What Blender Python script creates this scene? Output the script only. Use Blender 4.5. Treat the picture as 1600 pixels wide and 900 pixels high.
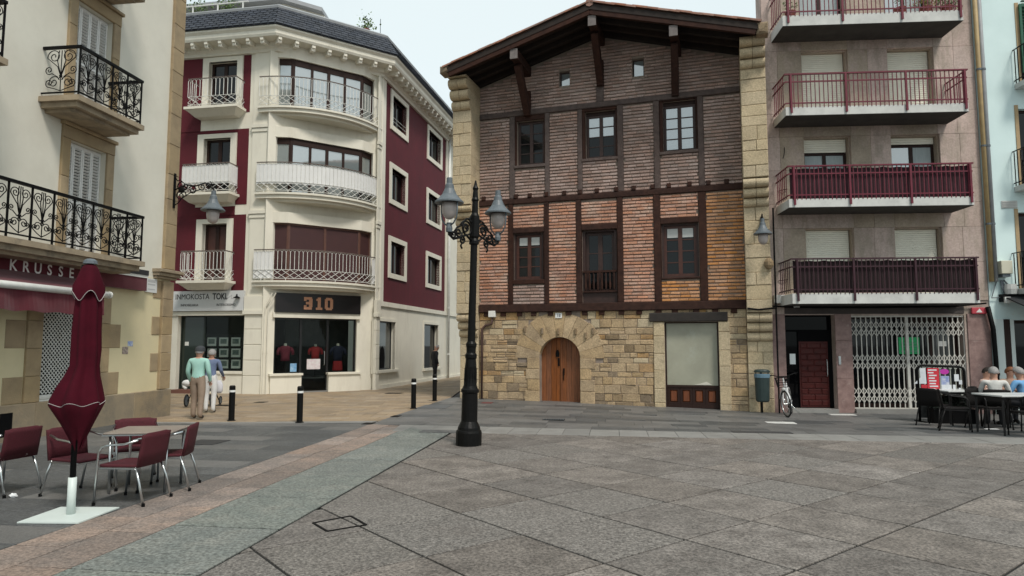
import bpy, math, random
from mathutils import Vector, Matrix
random.seed(7)
R = math.radians
scene = bpy.context.scene
for o in list(bpy.data.objects): bpy.data.objects.remove(o)

# ---------------------------------------------------------------- camera
FPX, HEYE = 1050.0, 1.65                 # focal length in photo pixels (1600 wide), eye height
PITCH = math.atan(90 / FPX)
cd = bpy.data.cameras.new('camera'); cam = bpy.data.objects.new('camera', cd)
scene.collection.objects.link(cam); scene.camera = cam
cd.sensor_width = 36; cd.lens = FPX / 1600 * 36; cd.clip_end = 5000; cd.clip_start = .05
cam.location = (0, 0, HEYE); cam.rotation_euler = (math.pi / 2 + PITCH, 0, 0)

# ---------------------------------------------------------------- sky, sun, exposure
SUN_EL, SUN_AZ = 55, 150                  # elevation, compass direction the sun stands in (deg from +Y clockwise)
w = bpy.data.worlds.new('World'); scene.world = w; w.use_nodes = True
nt = w.node_tree; nt.nodes.clear()
def N(t, kind, **kw):
    n = t.nodes.new(kind)
    for k, v in kw.items(): setattr(n, k, v)
    return n
out = N(nt, 'ShaderNodeOutputWorld')
sky = N(nt, 'ShaderNodeTexSky', sky_type='NISHITA', sun_disc=False, sun_elevation=R(SUN_EL), sun_rotation=R(SUN_AZ), dust_density=3.0)
b1 = N(nt, 'ShaderNodeBackground'); b1.inputs[1].default_value = .1
nt.links.new(sky.outputs[0], b1.inputs[0])
tc = N(nt, 'ShaderNodeTexCoord'); nz = N(nt, 'ShaderNodeTexNoise'); nz.inputs['Scale'].default_value = 1.6; nz.inputs['Detail'].default_value = 5
cr = N(nt, 'ShaderNodeValToRGB')
cr.color_ramp.elements[0].position = .35; cr.color_ramp.elements[0].color = (.385, .45, .46, 1)
cr.color_ramp.elements[1].position = .65; cr.color_ramp.elements[1].color = (.50, .555, .555, 1)
nt.links.new(tc.outputs['Generated'], nz.inputs['Vector']); nt.links.new(nz.outputs[0], cr.inputs[0])
b2 = N(nt, 'ShaderNodeBackground'); b2.inputs[1].default_value = 1.0
nt.links.new(cr.outputs[0], b2.inputs[0])
mx = N(nt, 'ShaderNodeMixShader'); mx.inputs[0].default_value = .88
nt.links.new(b1.outputs[0], mx.inputs[1]); nt.links.new(b2.outputs[0], mx.inputs[2]); nt.links.new(mx.outputs[0], out.inputs[0])
sl = bpy.data.lights.new('sun', 'SUN'); sun = bpy.data.objects.new('sun', sl); scene.collection.objects.link(sun)
sl.energy = 1.5; sl.angle = R(12); sl.color = (1, .94, .86)
sd = Vector((math.sin(R(SUN_AZ)) * math.cos(R(SUN_EL)), math.cos(R(SUN_AZ)) * math.cos(R(SUN_EL)), math.sin(R(SUN_EL))))
sun.rotation_euler = sd.to_track_quat('Z', 'Y').to_euler(); sun.location = (0, 0, 30)
vs = scene.view_settings; vs.view_transform = 'Standard'; vs.look = 'None'; vs.gamma = 1; vs.exposure = 0.86
scene.render.engine = 'CYCLES'

# ---------------------------------------------------------------- mesh helpers
class G:
    """collects shapes; becomes ONE mesh object"""
    def __init__(s): s.v = []; s.f = []; s.m = []; s.k = 0
    def add(s, vs, fs):
        n = len(s.v); s.v += [tuple(p) for p in vs]; s.f += [tuple(i + n for i in f) for f in fs]; s.m += [s.k] * len(fs); return s
    def mat(s, k): s.k = k; return s
    def box(s, x0, x1, y0, y1, z0, z1):
        x0, x1 = min(x0, x1), max(x0, x1); y0, y1 = min(y0, y1), max(y0, y1); z0, z1 = min(z0, z1), max(z0, z1)
        return s.add([(x0,y0,z0),(x1,y0,z0),(x1,y1,z0),(x0,y1,z0),(x0,y0,z1),(x1,y0,z1),(x1,y1,z1),(x0,y1,z1)],
                     [(0,3,2,1),(4,5,6,7),(0,1,5,4),(1,2,6,5),(2,3,7,6),(3,0,4,7)])
    def stone(s, x0, x1, y0, y1, z0, z1, c=.012, j=0):
        """block whose front (y0) edges are chamfered; j jitters the front face"""
        r = lambda: random.uniform(-j, j)
        b = [(x0,z0),(x1,z0),(x1,z1),(x0,z1)]; i = [(x0+c,z0+c),(x1-c,z0+c),(x1-c,z1-c),(x0+c,z1-c)]
        vs = [(x,y1,z) for x,z in b] + [(x,y0+c,z) for x,z in b] + [(x+r(),y0+r(),z+r()) for x,z in i]
        return s.add(vs, [(3,2,1,0)] + [(k,(k+1)%4,4+(k+1)%4,4+k) for k in range(4)] + [(4+k,4+(k+1)%4,8+(k+1)%4,8+k) for k in range(4)] + [(8,9,10,11)])
    def prism(s, poly, y0, y1):
        """polygon in x,z (counter-clockwise seen from -y) from y0 (front) to y1"""
        n = len(poly)
        return s.add([(x,y0,z) for x,z in poly] + [(x,y1,z) for x,z in poly],
                     [tuple(range(n)), tuple(range(2*n-1, n-1, -1))] + [(k, k+n, (k+1)%n+n, (k+1)%n) for k in range(n)])
    def slab(s, poly, z0, z1):
        """polygon in x,y (counter-clockwise from above) from z0 to z1 (z1 may be a function)"""
        n = len(poly); zt = z1 if callable(z1) else (lambda x, y: z1)
        return s.add([(x,y,z0) for x,y in poly] + [(x,y,zt(x,y)) for x,y in poly],
                     [tuple(range(n-1,-1,-1)), tuple(range(n,2*n))] + [(k,(k+1)%n,(k+1)%n+n,k+n) for k in range(n)])
    def tube(s, pts, r, n=6, closed=False, caps=True):
        pts = [Vector(p) for p in pts]; L = len(pts); rs = r if isinstance(r, (list, tuple)) else [r]*L
        base = len(s.v); up = None; ring = []
        for i, p in enumerate(pts):
            a = pts[(i-1) % L] if (closed or i > 0) else p; b = pts[(i+1) % L] if (closed or i < L-1) else p
            d = (b - a).normalized() if (b-a).length > 1e-9 else Vector((0,0,1))
            if up is None:
                up = Vector((0,0,1)) if abs(d.z) < .9 else Vector((1,0,0))
            u = (up - d * up.dot(d))
            if u.length < 1e-6: u = d.orthogonal()
            u.normalize(); up = u; q = d.cross(u)
            ring.append([p + (u*math.cos(2*math.pi*k/n) + q*math.sin(2*math.pi*k/n)) * rs[i] for k in range(n)])
        vs = [x for rg in ring for x in rg]; fs = []
        for i in range(L if closed else L-1):
            i2 = (i+1) % L
            for k in range(n): fs.append((i*n+k, i*n+(k+1)%n, i2*n+(k+1)%n, i2*n+k))
        if caps and not closed: fs += [tuple(range(n-1,-1,-1)), tuple((L-1)*n+k for k in range(n))]
        return s.add(vs, fs)
    def bar(s, a, b, w, h=None, up=(0,0,1)):
        """square bar from a to b"""
        a, b = Vector(a), Vector(b); h = h or w; d = (b-a).normalized(); u = Vector(up)
        u = u - d*u.dot(d)
        if u.length < 1e-5: u = d.orthogonal()
        u.normalize(); q = d.cross(u)
        vs = [p + q*sx*w/2 + u*sy*h/2 for p in (a,b) for sx,sy in ((-1,-1),(1,-1),(1,1),(-1,1))]
        return s.add(vs, [(0,1,2,3),(7,6,5,4),(0,4,5,1),(1,5,6,2),(2,6,7,3),(3,7,4,0)])
    def lathe(s, prof, n=12, c=(0,0,0), sx=1, sy=1):
        L = len(prof)
        vs = [(c[0]+sx*r*math.cos(2*math.pi*k/n), c[1]+sy*r*math.sin(2*math.pi*k/n), c[2]+z) for r,z in prof for k in range(n)]
        fs = [(i*n+k, i*n+(k+1)%n, (i+1)*n+(k+1)%n, (i+1)*n+k) for i in range(L-1) for k in range(n)]
        fs += [tuple(range(n-1,-1,-1)), tuple((L-1)*n+k for k in range(n))]
        return s.add(vs, fs)
    def ball(s, c, r, n=10, m=6, sc=(1,1,1)):
        vs = []; fs = []
        for i in range(m+1):
            a = math.pi*i/m
            for k in range(n):
                b = 2*math.pi*k/n; vs.append((c[0]+r*sc[0]*math.sin(a)*math.cos(b), c[1]+r*sc[1]*math.sin(a)*math.sin(b), c[2]-r*sc[2]*math.cos(a)))
        for i in range(m):
            for k in range(n): fs.append((i*n+k, i*n+(k+1)%n, (i+1)*n+(k+1)%n, (i+1)*n+k))
        return s.add(vs, fs)
    def quad(s, a, b, c, d): return s.add([a,b,c,d], [(0,1,2,3)])
    def xf(s, mat, start=0):
        for i in range(start, len(s.v)): s.v[i] = tuple(mat @ Vector(s.v[i]))
        return s
    def mesh(s, name, mats, smooth=False):
        me = bpy.data.meshes.new(name); me.from_pydata(s.v, [], s.f)
        for m in (mats if isinstance(mats, (list, tuple)) else [mats]): me.materials.append(m)
        me.polygons.foreach_set('material_index', s.m)
        if smooth: me.polygons.foreach_set('use_smooth', [True]*len(s.f))
        me.validate(); me.update()
        return me
COL = scene.collection
def put(o, parent=None, loc=(0,0,0), rot=(0,0,0), **props):
    COL.objects.link(o); o.location = loc; o.rotation_euler = rot
    if parent is not None: o.parent = parent
    for k, v in props.items(): o[k] = v
    return o
def obj(name, g, mat, parent=None, loc=(0,0,0), rot=(0,0,0), smooth=False, bevel=0, **props):
    me = g if isinstance(g, bpy.types.Mesh) else g.mesh(name, mat, smooth)
    o = put(bpy.data.objects.new(name, me), parent, loc, rot, **props)
    if bevel:
        b = o.modifiers.new('bevel', 'BEVEL'); b.width = bevel; b.segments = 2; b.limit_method = 'ANGLE'
    return o
def root(name, loc, rz, label, cat, group=None):
    o = put(bpy.data.objects.new(name, None), None, loc, (0, 0, R(rz)), label=label, category=cat)
    o.empty_display_size = .2
    if group: o['group'] = group
    return o
def copy_tree(o, parent=None):
    c = o.copy(); COL.objects.link(c)
    if parent is not None: c.parent = parent
    for ch in list(o.children): copy_tree(ch, c)
    return c
def text_mesh(s, size, mat, ext=.004, align='CENTER', sx=1, bold=0):
    cu = bpy.data.curves.new('txt', 'FONT'); cu.body = s; cu.size = size; cu.extrude = ext; cu.align_x = align; cu.align_y = 'CENTER'; cu.offset = bold
    cu.resolution_u = 3
    t = bpy.data.objects.new('txt', cu); COL.objects.link(t)
    me = bpy.data.meshes.new_from_object(t.evaluated_get(bpy.context.evaluated_depsgraph_get()))
    bpy.data.objects.remove(t); me.materials.clear(); me.materials.append(mat)
    me.transform(Matrix.Rotation(math.pi/2, 4, 'X') @ Matrix.Diagonal((sx,1,1,1)))   # stands upright, faces -y
    return me

# photo pixel -> direction -> point on a facade or on the ground
def ray(px, py):
    x = (px-800)/FPX; y = -(py-450)/FPX; c, s = math.cos(PITCH), math.sin(PITCH)
    return (x, c - y*s, s + y*c)
def gnd(px, py, z=0):
    d = ray(px, py); k = (z-HEYE)/d[2]; return (d[0]*k, d[1]*k)
class Fac:
    """facade frame: local x along the wall (to the viewer's right), y into the wall, z up"""
    def __init__(s, ox, oy, deg): s.o = (ox, oy); s.deg = deg; s.a = R(deg)
    def tz(s, px, py, p=0):
        d = ray(px, py); ca, sa = math.cos(s.a), math.sin(s.a); ox = s.o[0]+p*sa; oy = s.o[1]-p*ca
        k = (-sa*ox + ca*oy)/(-sa*d[0] + ca*d[1])
        return ((d[0]*k-s.o[0])*ca + (d[1]*k-s.o[1])*sa, HEYE + d[2]*k)
    def t(s, px, py=400, p=0): return s.tz(px, py, p)[0]
    def z(s, px, py, p=0): return s.tz(px, py, p)[1]
    def w(s, x, y): ca, sa = math.cos(s.a), math.sin(s.a); return (s.o[0]+x*ca-y*sa, s.o[1]+x*sa+y*ca)
def lerp(x, xs, ys):
    if x <= xs[0]: return ys[0]
    for i in range(len(xs)-1):
        if x <= xs[i+1]: return ys[i] + (ys[i+1]-ys[i])*(x-xs[i])/(xs[i+1]-xs[i])
    return ys[-1]
def zg(x, y):
    """the ground: level in the square, falling gently to the right along the old house"""
    s = min(1, max(0, (y-11.5)/5)); s = s*s*(3-2*s)
    return s*lerp(x, [-6, -1.5, 1.4, 6.5, 14], [0, .045, 0, -.115, -.12])

# ---------------------------------------------------------------- materials
def M(name, c1, c2=None, scale=3.0, rough=.75, bump=0, bscale=60, metal=0, rnd=0, spec=.4, dirt=None, dscale=.8, dpos=(.5,.68), stretch=(1,1,1), sheen=0, damt=.8, speck=0, sscale=110, dstretch=None, spots=None):
    m = bpy.data.materials.new(name); m.use_nodes = True; t = m.node_tree; b = t.nodes['Principled BSDF']; L = t.links.new
    b.inputs['Roughness'].default_value = rough; b.inputs['Metallic'].default_value = metal; b.inputs['Specular IOR Level'].default_value = spec
    if sheen: b.inputs['Sheen Weight'].default_value = sheen
    col = None
    ge = N(t, 'ShaderNodeNewGeometry'); mp = N(t, 'ShaderNodeMapping'); mp.inputs['Scale'].default_value = stretch
    L(ge.outputs['Position'], mp.inputs['Vector'])
    def noise(sc, det=6, rg=.6, st=None):
        src = mp.outputs[0]
        if st:
            m2_ = N(t, 'ShaderNodeMapping'); m2_.inputs['Scale'].default_value = st; L(ge.outputs['Position'], m2_.inputs['Vector']); src = m2_.outputs[0]
        n = N(t, 'ShaderNodeTexNoise'); n.inputs['Scale'].default_value = sc; n.inputs['Detail'].default_value = det; n.inputs['Roughness'].default_value = rg
        L(src, n.inputs['Vector']); return n.outputs[0]
    def ramp(src, p0, p1):
        r = N(t, 'ShaderNodeMapRange'); r.inputs[1].default_value = p0; r.inputs[2].default_value = p1; L(src, r.inputs[0]); return r.outputs[0]
    def mix(fac, a, bb, mode='MIX'):
        x = N(t, 'ShaderNodeMix', data_type='RGBA', blend_type=mode)
        for sock, v in ((x.inputs[0], fac), (x.inputs[6], a), (x.inputs[7], bb)):
            if isinstance(v, (int, float)): sock.default_value = v
            elif isinstance(v, tuple): sock.default_value = (*v, 1)
            else: L(v, sock)
        return x.outputs[2]
    col = c1
    if c2: col = mix(ramp(noise(scale), .32, .68), c1, c2)
    if rnd:
        oi = N(t, 'ShaderNodeObjectInfo'); ad = N(t, 'ShaderNodeMath', operation='ADD'); fr = N(t, 'ShaderNodeMath', operation='FRACT')
        L(oi.outputs['Random'], ad.inputs[0]); L(ge.outputs['Random Per Island'], ad.inputs[1]); L(ad.outputs[0], fr.inputs[0])
        h = N(t, 'ShaderNodeHueSaturation'); mr = N(t, 'ShaderNodeMapRange'); mr.inputs[3].default_value = 1-rnd; mr.inputs[4].default_value = 1+rnd
        L(fr.outputs[0], mr.inputs[0]); L(mr.outputs[0], h.inputs['Value'])
        m2 = N(t, 'ShaderNodeMath', operation='MULTIPLY'); m2.inputs[1].default_value = 7.31; L(fr.outputs[0], m2.inputs[0])
        m3 = N(t, 'ShaderNodeMath', operation='FRACT'); L(m2.outputs[0], m3.inputs[0])
        m4 = N(t, 'ShaderNodeMapRange'); m4.inputs[3].default_value = 1-rnd*.8; m4.inputs[4].default_value = 1+rnd*.8; L(m3.outputs[0], m4.inputs[0]); L(m4.outputs[0], h.inputs['Saturation'])
        if isinstance(col, tuple): h.inputs['Color'].default_value = (*col, 1)
        else: L(col, h.inputs['Color'])
        col = h.outputs[0]
    if dirt:
        f = ramp(noise(dscale, 8, .7, dstretch), *dpos); k = N(t, 'ShaderNodeMath', operation='MULTIPLY'); k.inputs[1].default_value = damt; L(f, k.inputs[0])
        col = mix(k.outputs[0], col, dirt)
    if spots:                                   # chewing-gum and oil spots
        vo = N(t, 'ShaderNodeTexVoronoi'); vo.inputs['Scale'].default_value = 2.6; L(ge.outputs['Position'], vo.inputs['Vector'])
        wn_ = N(t, 'ShaderNodeMapRange'); wn_.inputs[1].default_value = .085; wn_.inputs[2].default_value = .060; L(vo.outputs['Distance'], wn_.inputs[0])
        gt = N(t, 'ShaderNodeSeparateColor'); L(vo.outputs['Color'], gt.inputs[0]); th_ = N(t, 'ShaderNodeMath', operation='GREATER_THAN'); th_.inputs[1].default_value = .45; L(gt.outputs[0], th_.inputs[0])
        mu = N(t, 'ShaderNodeMath', operation='MULTIPLY'); L(wn_.outputs[0], mu.inputs[0]); L(th_.outputs[0], mu.inputs[1]); m5 = N(t, 'ShaderNodeMath', operation='MULTIPLY'); m5.inputs[1].default_value = .6; L(mu.outputs[0], m5.inputs[0])
        col = mix(m5.outputs[0], col, spots)
    if speck:
        sv = N(t, 'ShaderNodeMapRange'); sv.inputs[1].default_value = .36; sv.inputs[2].default_value = .64; sv.inputs[3].default_value = 1-speck; sv.inputs[4].default_value = 1+speck
        L(noise(sscale, 3, .7), sv.inputs[0]); h2 = N(t, 'ShaderNodeHueSaturation'); L(sv.outputs[0], h2.inputs['Value'])
        if isinstance(col, tuple): h2.inputs['Color'].default_value = (*col, 1)
        else: L(col, h2.inputs['Color'])
        col = h2.outputs[0]
    if isinstance(col, tuple): b.inputs['Base Color'].default_value = (*col, 1)
    else: L(col, b.inputs['Base Color'])
    if bump:
        bn = N(t, 'ShaderNodeBump'); bn.inputs['Strength'].default_value = min(1, bump); bn.inputs['Distance'].default_value = .02
        L(noise(bscale, 4), bn.inputs['Height']); L(bn.outputs[0], b.inputs['Normal'])
    return m
def glass_dark(name, col=(.012,.014,.016), ior=1.9, rough=.03, wob=.02):
    m = M(name, col, rough=rough, spec=.5); b = m.node_tree.nodes['Principled BSDF']; b.inputs['IOR'].default_value = ior
    t = m.node_tree; nn = N(t, 'ShaderNodeTexNoise'); nn.inputs['Scale'].default_value = 1.3; bp = N(t, 'ShaderNodeBump'); bp.inputs['Strength'].default_value = wob
    ge = N(t, 'ShaderNodeNewGeometry'); t.links.new(ge.outputs['Position'], nn.inputs['Vector']); t.links.new(nn.outputs[0], bp.inputs['Height']); t.links.new(bp.outputs[0], b.inputs['Normal'])
    return m
def glass_clear(name, tint=(.86,.9,.88), ior=1.22):
    m = bpy.data.materials.new(name); m.use_nodes = True; t = m.node_tree; t.nodes.clear()
    o = N(t, 'ShaderNodeOutputMaterial'); tr = N(t, 'ShaderNodeBsdfTransparent'); tr.inputs[0].default_value = (*tint, 1)
    gl = N(t, 'ShaderNodeBsdfGlossy'); gl.inputs['Roughness'].default_value = .02; fr = N(t, 'ShaderNodeFresnel'); fr.inputs[0].default_value = ior
    mx = N(t, 'ShaderNodeMixShader'); t.links.new(fr.outputs[0], mx.inputs[0]); t.links.new(tr.outputs[0], mx.inputs[1]); t.links.new(gl.outputs[0], mx.inputs[2]); t.links.new(mx.outputs[0], o.inputs[0])
    return m
def emit(name, col, s):
    m = bpy.data.materials.new(name); m.use_nodes = True; b = m.node_tree.nodes['Principled BSDF']
    b.inputs['Base Color'].default_value = (*col, 1); b.inputs['Emission Color'].default_value = (*col, 1); b.inputs['Emission Strength'].default_value = s
    return m
iron = M('black_iron', (.004,.004,.0043), rough=.55, spec=.12)
iron_g = M('lamp_grey_metal', (.115,.135,.15), (.08,.097,.11), 9, rough=.5, spec=.5)
alu = M('aluminium', (.55,.57,.57), rough=.28, metal=1)
white_p = M('white_paint', (.72,.72,.69), (.62,.62,.58), 6, rough=.5)
rail_white = M('white_railing_paint', (.74,.74,.71), (.60,.59,.55), 9, rough=.5)
dark_wood = M('dark_brown_wood', (.032,.014,.010), (.018,.008,.006), 12, rough=.6, stretch=(6,6,1), spec=.25)
glass_d = glass_dark('window_glass', (.006,.007,.008), 1.38)
glass_sky = glass_dark('window_glass_sky_tone', (.22,.255,.26), 3.6, .04)  # sky reflection and pale curtains put into the base colour
glass_c = glass_clear('shop_glass')
black_in = M('dark_interior', (.004,.004,.0045), rough=.95, spec=.1)

# ---------------------------------------------------------------- shared builders
def wall_cells(g, x0, x1, z0, ztop, holes, y0, y1):
    """wall from x0..x1, z0..ztop(x) between y0 (front) and y1 with rectangular holes (xa, xb, za, zb)"""
    zt = ztop if callable(ztop) else (lambda x: ztop)
    xs = sorted({x0, x1} | {h[0] for h in holes if x0 < h[0] < x1} | {h[1] for h in holes if x0 < h[1] < x1})
    if callable(ztop): xs = sorted(set(xs) | {x for x in ztop.kinks if x0 < x < x1})
    for a, b in zip(xs, xs[1:]):
        m = (a+b)/2; zz = z0
        for h in sorted([h for h in holes if h[0] < m < h[1]], key=lambda h: h[2]):
            if h[2] > zz + 1e-4: g.box(a, b, y0, y1, zz, h[2])
            zz = max(zz, h[3])
        g.prism([(a,zz),(b,zz),(b,zt(b)),(a,zt(a))], y0, y1)
    return g
def window(parent, x0, x1, z0, z1, y, fmat, gmat, cols=2, rows=1, fw=.06, bw=.035, name='window', pane_mats=None, depth=.06, split=.5):
    """frame mesh (the part) with one pane object per light (sub-parts)"""
    g = G(); g.box(x0,x1,y,y+depth,z0,z0+fw); g.box(x0,x1,y,y+depth,z1-fw,z1); g.box(x0,x0+fw,y,y+depth,z0+fw,z1-fw); g.box(x1-fw,x1,y,y+depth,z0+fw,z1-fw)
    xi0, xi1, zi0, zi1 = x0+fw, x1-fw, z0+fw, z1-fw; cw = (xi1-xi0)/cols; rh = (zi1-zi0)/rows
    for c in range(1, cols):
        ww = fw*1.5 if cols == 2 or c % 2 == 0 else bw
        g.box(xi0+c*cw-ww/2, xi0+c*cw+ww/2, y-.006, y+depth-.006, zi0, zi1)
    for r in range(1, rows): 
        for c in range(cols): g.box(xi0+c*cw+(.5*bw if c else 0), xi0+(c+1)*cw-(.5*bw if c < cols-1 else 0), y+.010, y+depth-.010, zi0+r*rh-bw/2, zi0+r*rh+bw/2)
    o = obj(name, g, fmat, parent)
    for c in range(cols):
        for r in range(rows):
            pm = gmat if not pane_mats else pane_mats[(c*rows+r) % len(pane_mats)]
            obj('pane', G().box(xi0+c*cw+.005, xi0+(c+1)*cw-.005, y+.024, y+.034, zi0+r*rh+.004, zi0+(r+1)*rh-.004), pm, o)
    return o
def clip_poly(poly, a, b):
    """keep the part of a polygon to the left of the line a->b"""
    outp = []; n = len(poly); sd = lambda p: (b[0]-a[0])*(p[1]-a[1]) - (b[1]-a[1])*(p[0]-a[0])
    for i in range(n):
        p, q = poly[i], poly[(i+1) % n]; dp, dq = sd(p), sd(q)
        if dp >= 0: outp.append(p)
        if (dp > 0 > dq) or (dp < 0 < dq):
            k = dp/(dp-dq); outp.append((p[0]+(q[0]-p[0])*k, p[1]+(q[1]-p[1])*k))
    return outp
def clip_to(poly, convex):
    for i in range(len(convex)):
        poly = clip_poly(poly, convex[i], convex[(i+1) % len(convex)])
        if len(poly) < 3: return []
    return poly
def area(p): return .5*sum(p[i][0]*p[(i+1)%len(p)][1]-p[(i+1)%len(p)][0]*p[i][1] for i in range(len(p)))
# ================================================================ GROUND
m_joint = M('paving_joint', (.020,.019,.017), (.012,.012,.011), 8, rough=.95)
m_plaza = M('grey_granite_slab', (.215,.192,.172), (.135,.120,.107), 2.6, rough=.72, bump=.5, bscale=70, rnd=.19, dirt=(.080,.068,.060), dscale=2.4, dpos=(.48,.70), damt=.7, speck=.50, sscale=42, spots=(.06,.052,.048))
m_plaza2 = M('flamed_granite_slab', (.215,.197,.178), (.105,.096,.087), 30, rough=.6, bump=.35, bscale=90, rnd=.12, dirt=(.10,.085,.075), dscale=1.1, dpos=(.5,.75), damt=.5, speck=.55, sscale=46, spots=(.07,.06,.055))
m_green = M('green_grey_slate_slab', (.135,.150,.138), (.185,.195,.175), 3.5, rough=.66, bump=.4, bscale=50, rnd=.18, dirt=(.24,.235,.205), dscale=2.2, dpos=(.52,.72), damt=.65, speck=.45, sscale=36, spots=(.08,.085,.078))
m_pinks = M('pink_sandstone_slab', (.265,.205,.17), (.185,.155,.137), 2.5, rough=.72, bump=.3, bscale=60, rnd=.24, dirt=(.12,.105,.095), dscale=1.7, damt=.7, speck=.38, sscale=42, spots=(.11,.09,.08))
m_dark = M('dark_slate_slab', (.096,.098,.097), (.068,.071,.073), 2.6, rough=.5, bump=.25, bscale=50, rnd=.17, dirt=(.17,.17,.16), dscale=1.2, dpos=(.56,.74), damt=.6, speck=.4, sscale=40)
m_street = M('grey_street_slab', (.152,.148,.142), (.115,.114,.111), 2.0, rough=.5, bump=.2, bscale=50, rnd=.15, dirt=(.075,.072,.07), dscale=.9, dpos=(.52,.72), damt=.7, speck=.25, sscale=60)
m_light = M('pale_granite_slab', (.25,.245,.23), (.20,.195,.185), 3, rough=.6, bump=.2, bscale=60, rnd=.10, dirt=(.15,.14,.13), dscale=1.2, damt=.5)
m_tan = M('tan_paving_stone', (.33,.25,.165), (.25,.19,.13), 2.2, rough=.65, bump=.2, bscale=60, rnd=.15, dirt=(.16,.125,.09), dscale=.8, damt=.6, speck=.2, sscale=50)
m_pale = M('white_stone_patch', (.60,.60,.57), (.5,.5,.48), 6, rough=.7)

def sheet():
    g = G(); xs = [-2000,-300,-60,-25,-15,-12,-9,-6,-4,-1.5,0,1.4,3,5,6.5,8,10,14,20,60,300,2000]; ys = [-2000,-200,-40,-10,0,6,10,11.5,12.5,13.5,14.5,15.5,16.5,18,20,24,30,40,60,200,2000]
    vs = [(x,y,zg(x,y)-.03) for y in ys for x in xs]; n = len(xs)
    return g.add(vs, [(j*n+i, j*n+i+1, (j+1)*n+i+1, (j+1)*n+i) for j in range(len(ys)-1) for i in range(n-1)])
obj('ground', sheet(), M('worn_asphalt', (.085,.085,.083), (.06,.06,.06), 2, rough=.8, bump=.3), kind='structure')

def paving(name, poly, o, ang, lu, lv, mats, gap=.008, stag=0, lift=.008, tilt=.002, piece='slab', uneven=0):
    if area(poly) < 0: poly = poly[::-1]
    c, s = math.cos(R(ang)), math.sin(R(ang)); W = lambda u, v: (o[0]+u*c-v*s, o[1]+u*s+v*c)
    uv = [((x-o[0])*c+(y-o[1])*s, -(x-o[0])*s+(y-o[1])*c) for x, y in poly]
    u0, u1 = min(p[0] for p in uv), max(p[0] for p in uv); v0, v1 = min(p[1] for p in uv), max(p[1] for p in uv)
    base = G(); pieces = []
    for j in range(math.floor(v0/lv), math.ceil(v1/lv)):
        off = stag*lu*(j % 2) + (random.uniform(0, lu) if uneven else 0)
        u = math.floor((u0-off)/lu)*lu + off - lu
        while u < u1:
            l = lu*(random.uniform(1-uneven, 1+uneven) if uneven else 1)
            h = gap/2
            cell = clip_to([W(u,j*lv), W(u+l,j*lv), W(u+l,(j+1)*lv), W(u,(j+1)*lv)], poly)
            sl_ = clip_to([W(u+h,j*lv+h), W(u+l-h,j*lv+h), W(u+l-h,(j+1)*lv-h), W(u+h,(j+1)*lv-h)], poly)
            u += l
            if len(cell) > 2 and area(cell) > .004: base.add([(x,y,zg(x,y)-.004) for x,y in cell], [tuple(range(len(cell)))])
            if len(sl_) > 2 and area(sl_) > .002: pieces.append(sl_)
    par = obj(name, base, m_joint, kind='structure')
    dist = lambda p: (sum(x for x,_ in p)/len(p))**2 + (sum(y for _,y in p)/len(p))**2
    pieces.sort(key=dist); rest = G()
    for i, p in enumerate(pieces):
        cx = sum(x for x,_ in p)/len(p); cy = sum(y for _,y in p)/len(p); a, b, d = random.uniform(-tilt,tilt), random.uniform(-tilt,tilt), random.uniform(-tilt,tilt)*.6
        top = lambda x, y: zg(x,y) + lift + d + a*(x-cx) + b*(y-cy)
        m = random.choice(mats); n = len(p)
        g = rest if i >= 300 else G()
        g.add([(x,y,zg(x,y)-.012) for x,y in p] + [(x,y,top(x,y)-.003) for x,y in p] + [(cx+(x-cx)*.994,cy+(y-cy)*.994,top(x,y)) for x,y in p],
              [(k,(k+1)%n,(k+1)%n+n,k+n) for k in range(n)] + [(k+n,(k+1)%n+n,(k+1)%n+2*n,k+2*n) for k in range(n)] + [tuple(range(2*n,3*n))])
        if i < 300: obj(piece, g, m, par)
    if rest.v: obj('far_'+piece+'s', rest, mats[0], par, kind='stuff')
    return par
e1 = (.1365,.9906); e2 = (-.9906,.1365); B0 = (-2.25,4.99)
band = lambda a, b: (B0[0]+e1[0]*a+e2[0]*b, B0[1]+e1[1]*a+e2[1]*b)
BANG = math.degrees(math.atan2(.9906,.1365))
strip = lambda x: 14.0 - .1516*(x+2.2)                 # far edge of the square
SANG = math.degrees(math.atan2(-.1516, 1))
def cut(a): return a
xr = 17.0
# where the strip's lower edge meets the band line
jb = (-1.12, strip(-1.12)-.95)
plaza = paving('plaza_pavement', [band(-5,0), (xr,0.2), (xr,strip(xr)-.95), jb], (.70,5.25), 38.5, .985, .985, [m_plaza,m_plaza,m_plaza2], gap=.026)
paving('border_paving', [band(-5,.003), band(8.1,.003), band(8.6,1.03), band(-5,1.03)], B0, BANG, 1.22, 2.0, [m_green], gap=.026)
paving('pink_paving_band', [band(-5,1.035), band(8.75,1.035), band(9.0,1.95), band(-5,1.95)], band(0,1.035), BANG, .95, .457, [m_pinks], gap=.016, stag=.5)
paving('left_street_paving', [band(-5,1.955), band(9.0,1.955), (-3.05,14.42), (-9.6,14.42), (-11.2,1)], band(0,1.955), BANG+90, 1.15, .5, [m_dark,m_dark,m_dark,m_street], gap=.006, uneven=.3)
paving('street_edge_strip', [(-2.3,strip(-2.3)-.94), (xr,strip(xr)-.94), (xr,strip(xr)), (-2.3,strip(-2.3))], (-2.2,strip(-2.2)), SANG, .52, 1.0, [m_light], gap=.007, uneven=.08)
paving('street_paving', [(-2.95,14.15), (xr,strip(xr)+.01), (xr,19), (-1.2,21.9), (-1.9,21)], (-2.2,strip(-2.2)+.01), SANG, .95, .48, [m_street,m_street,m_dark], gap=.006, uneven=.35)
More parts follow.
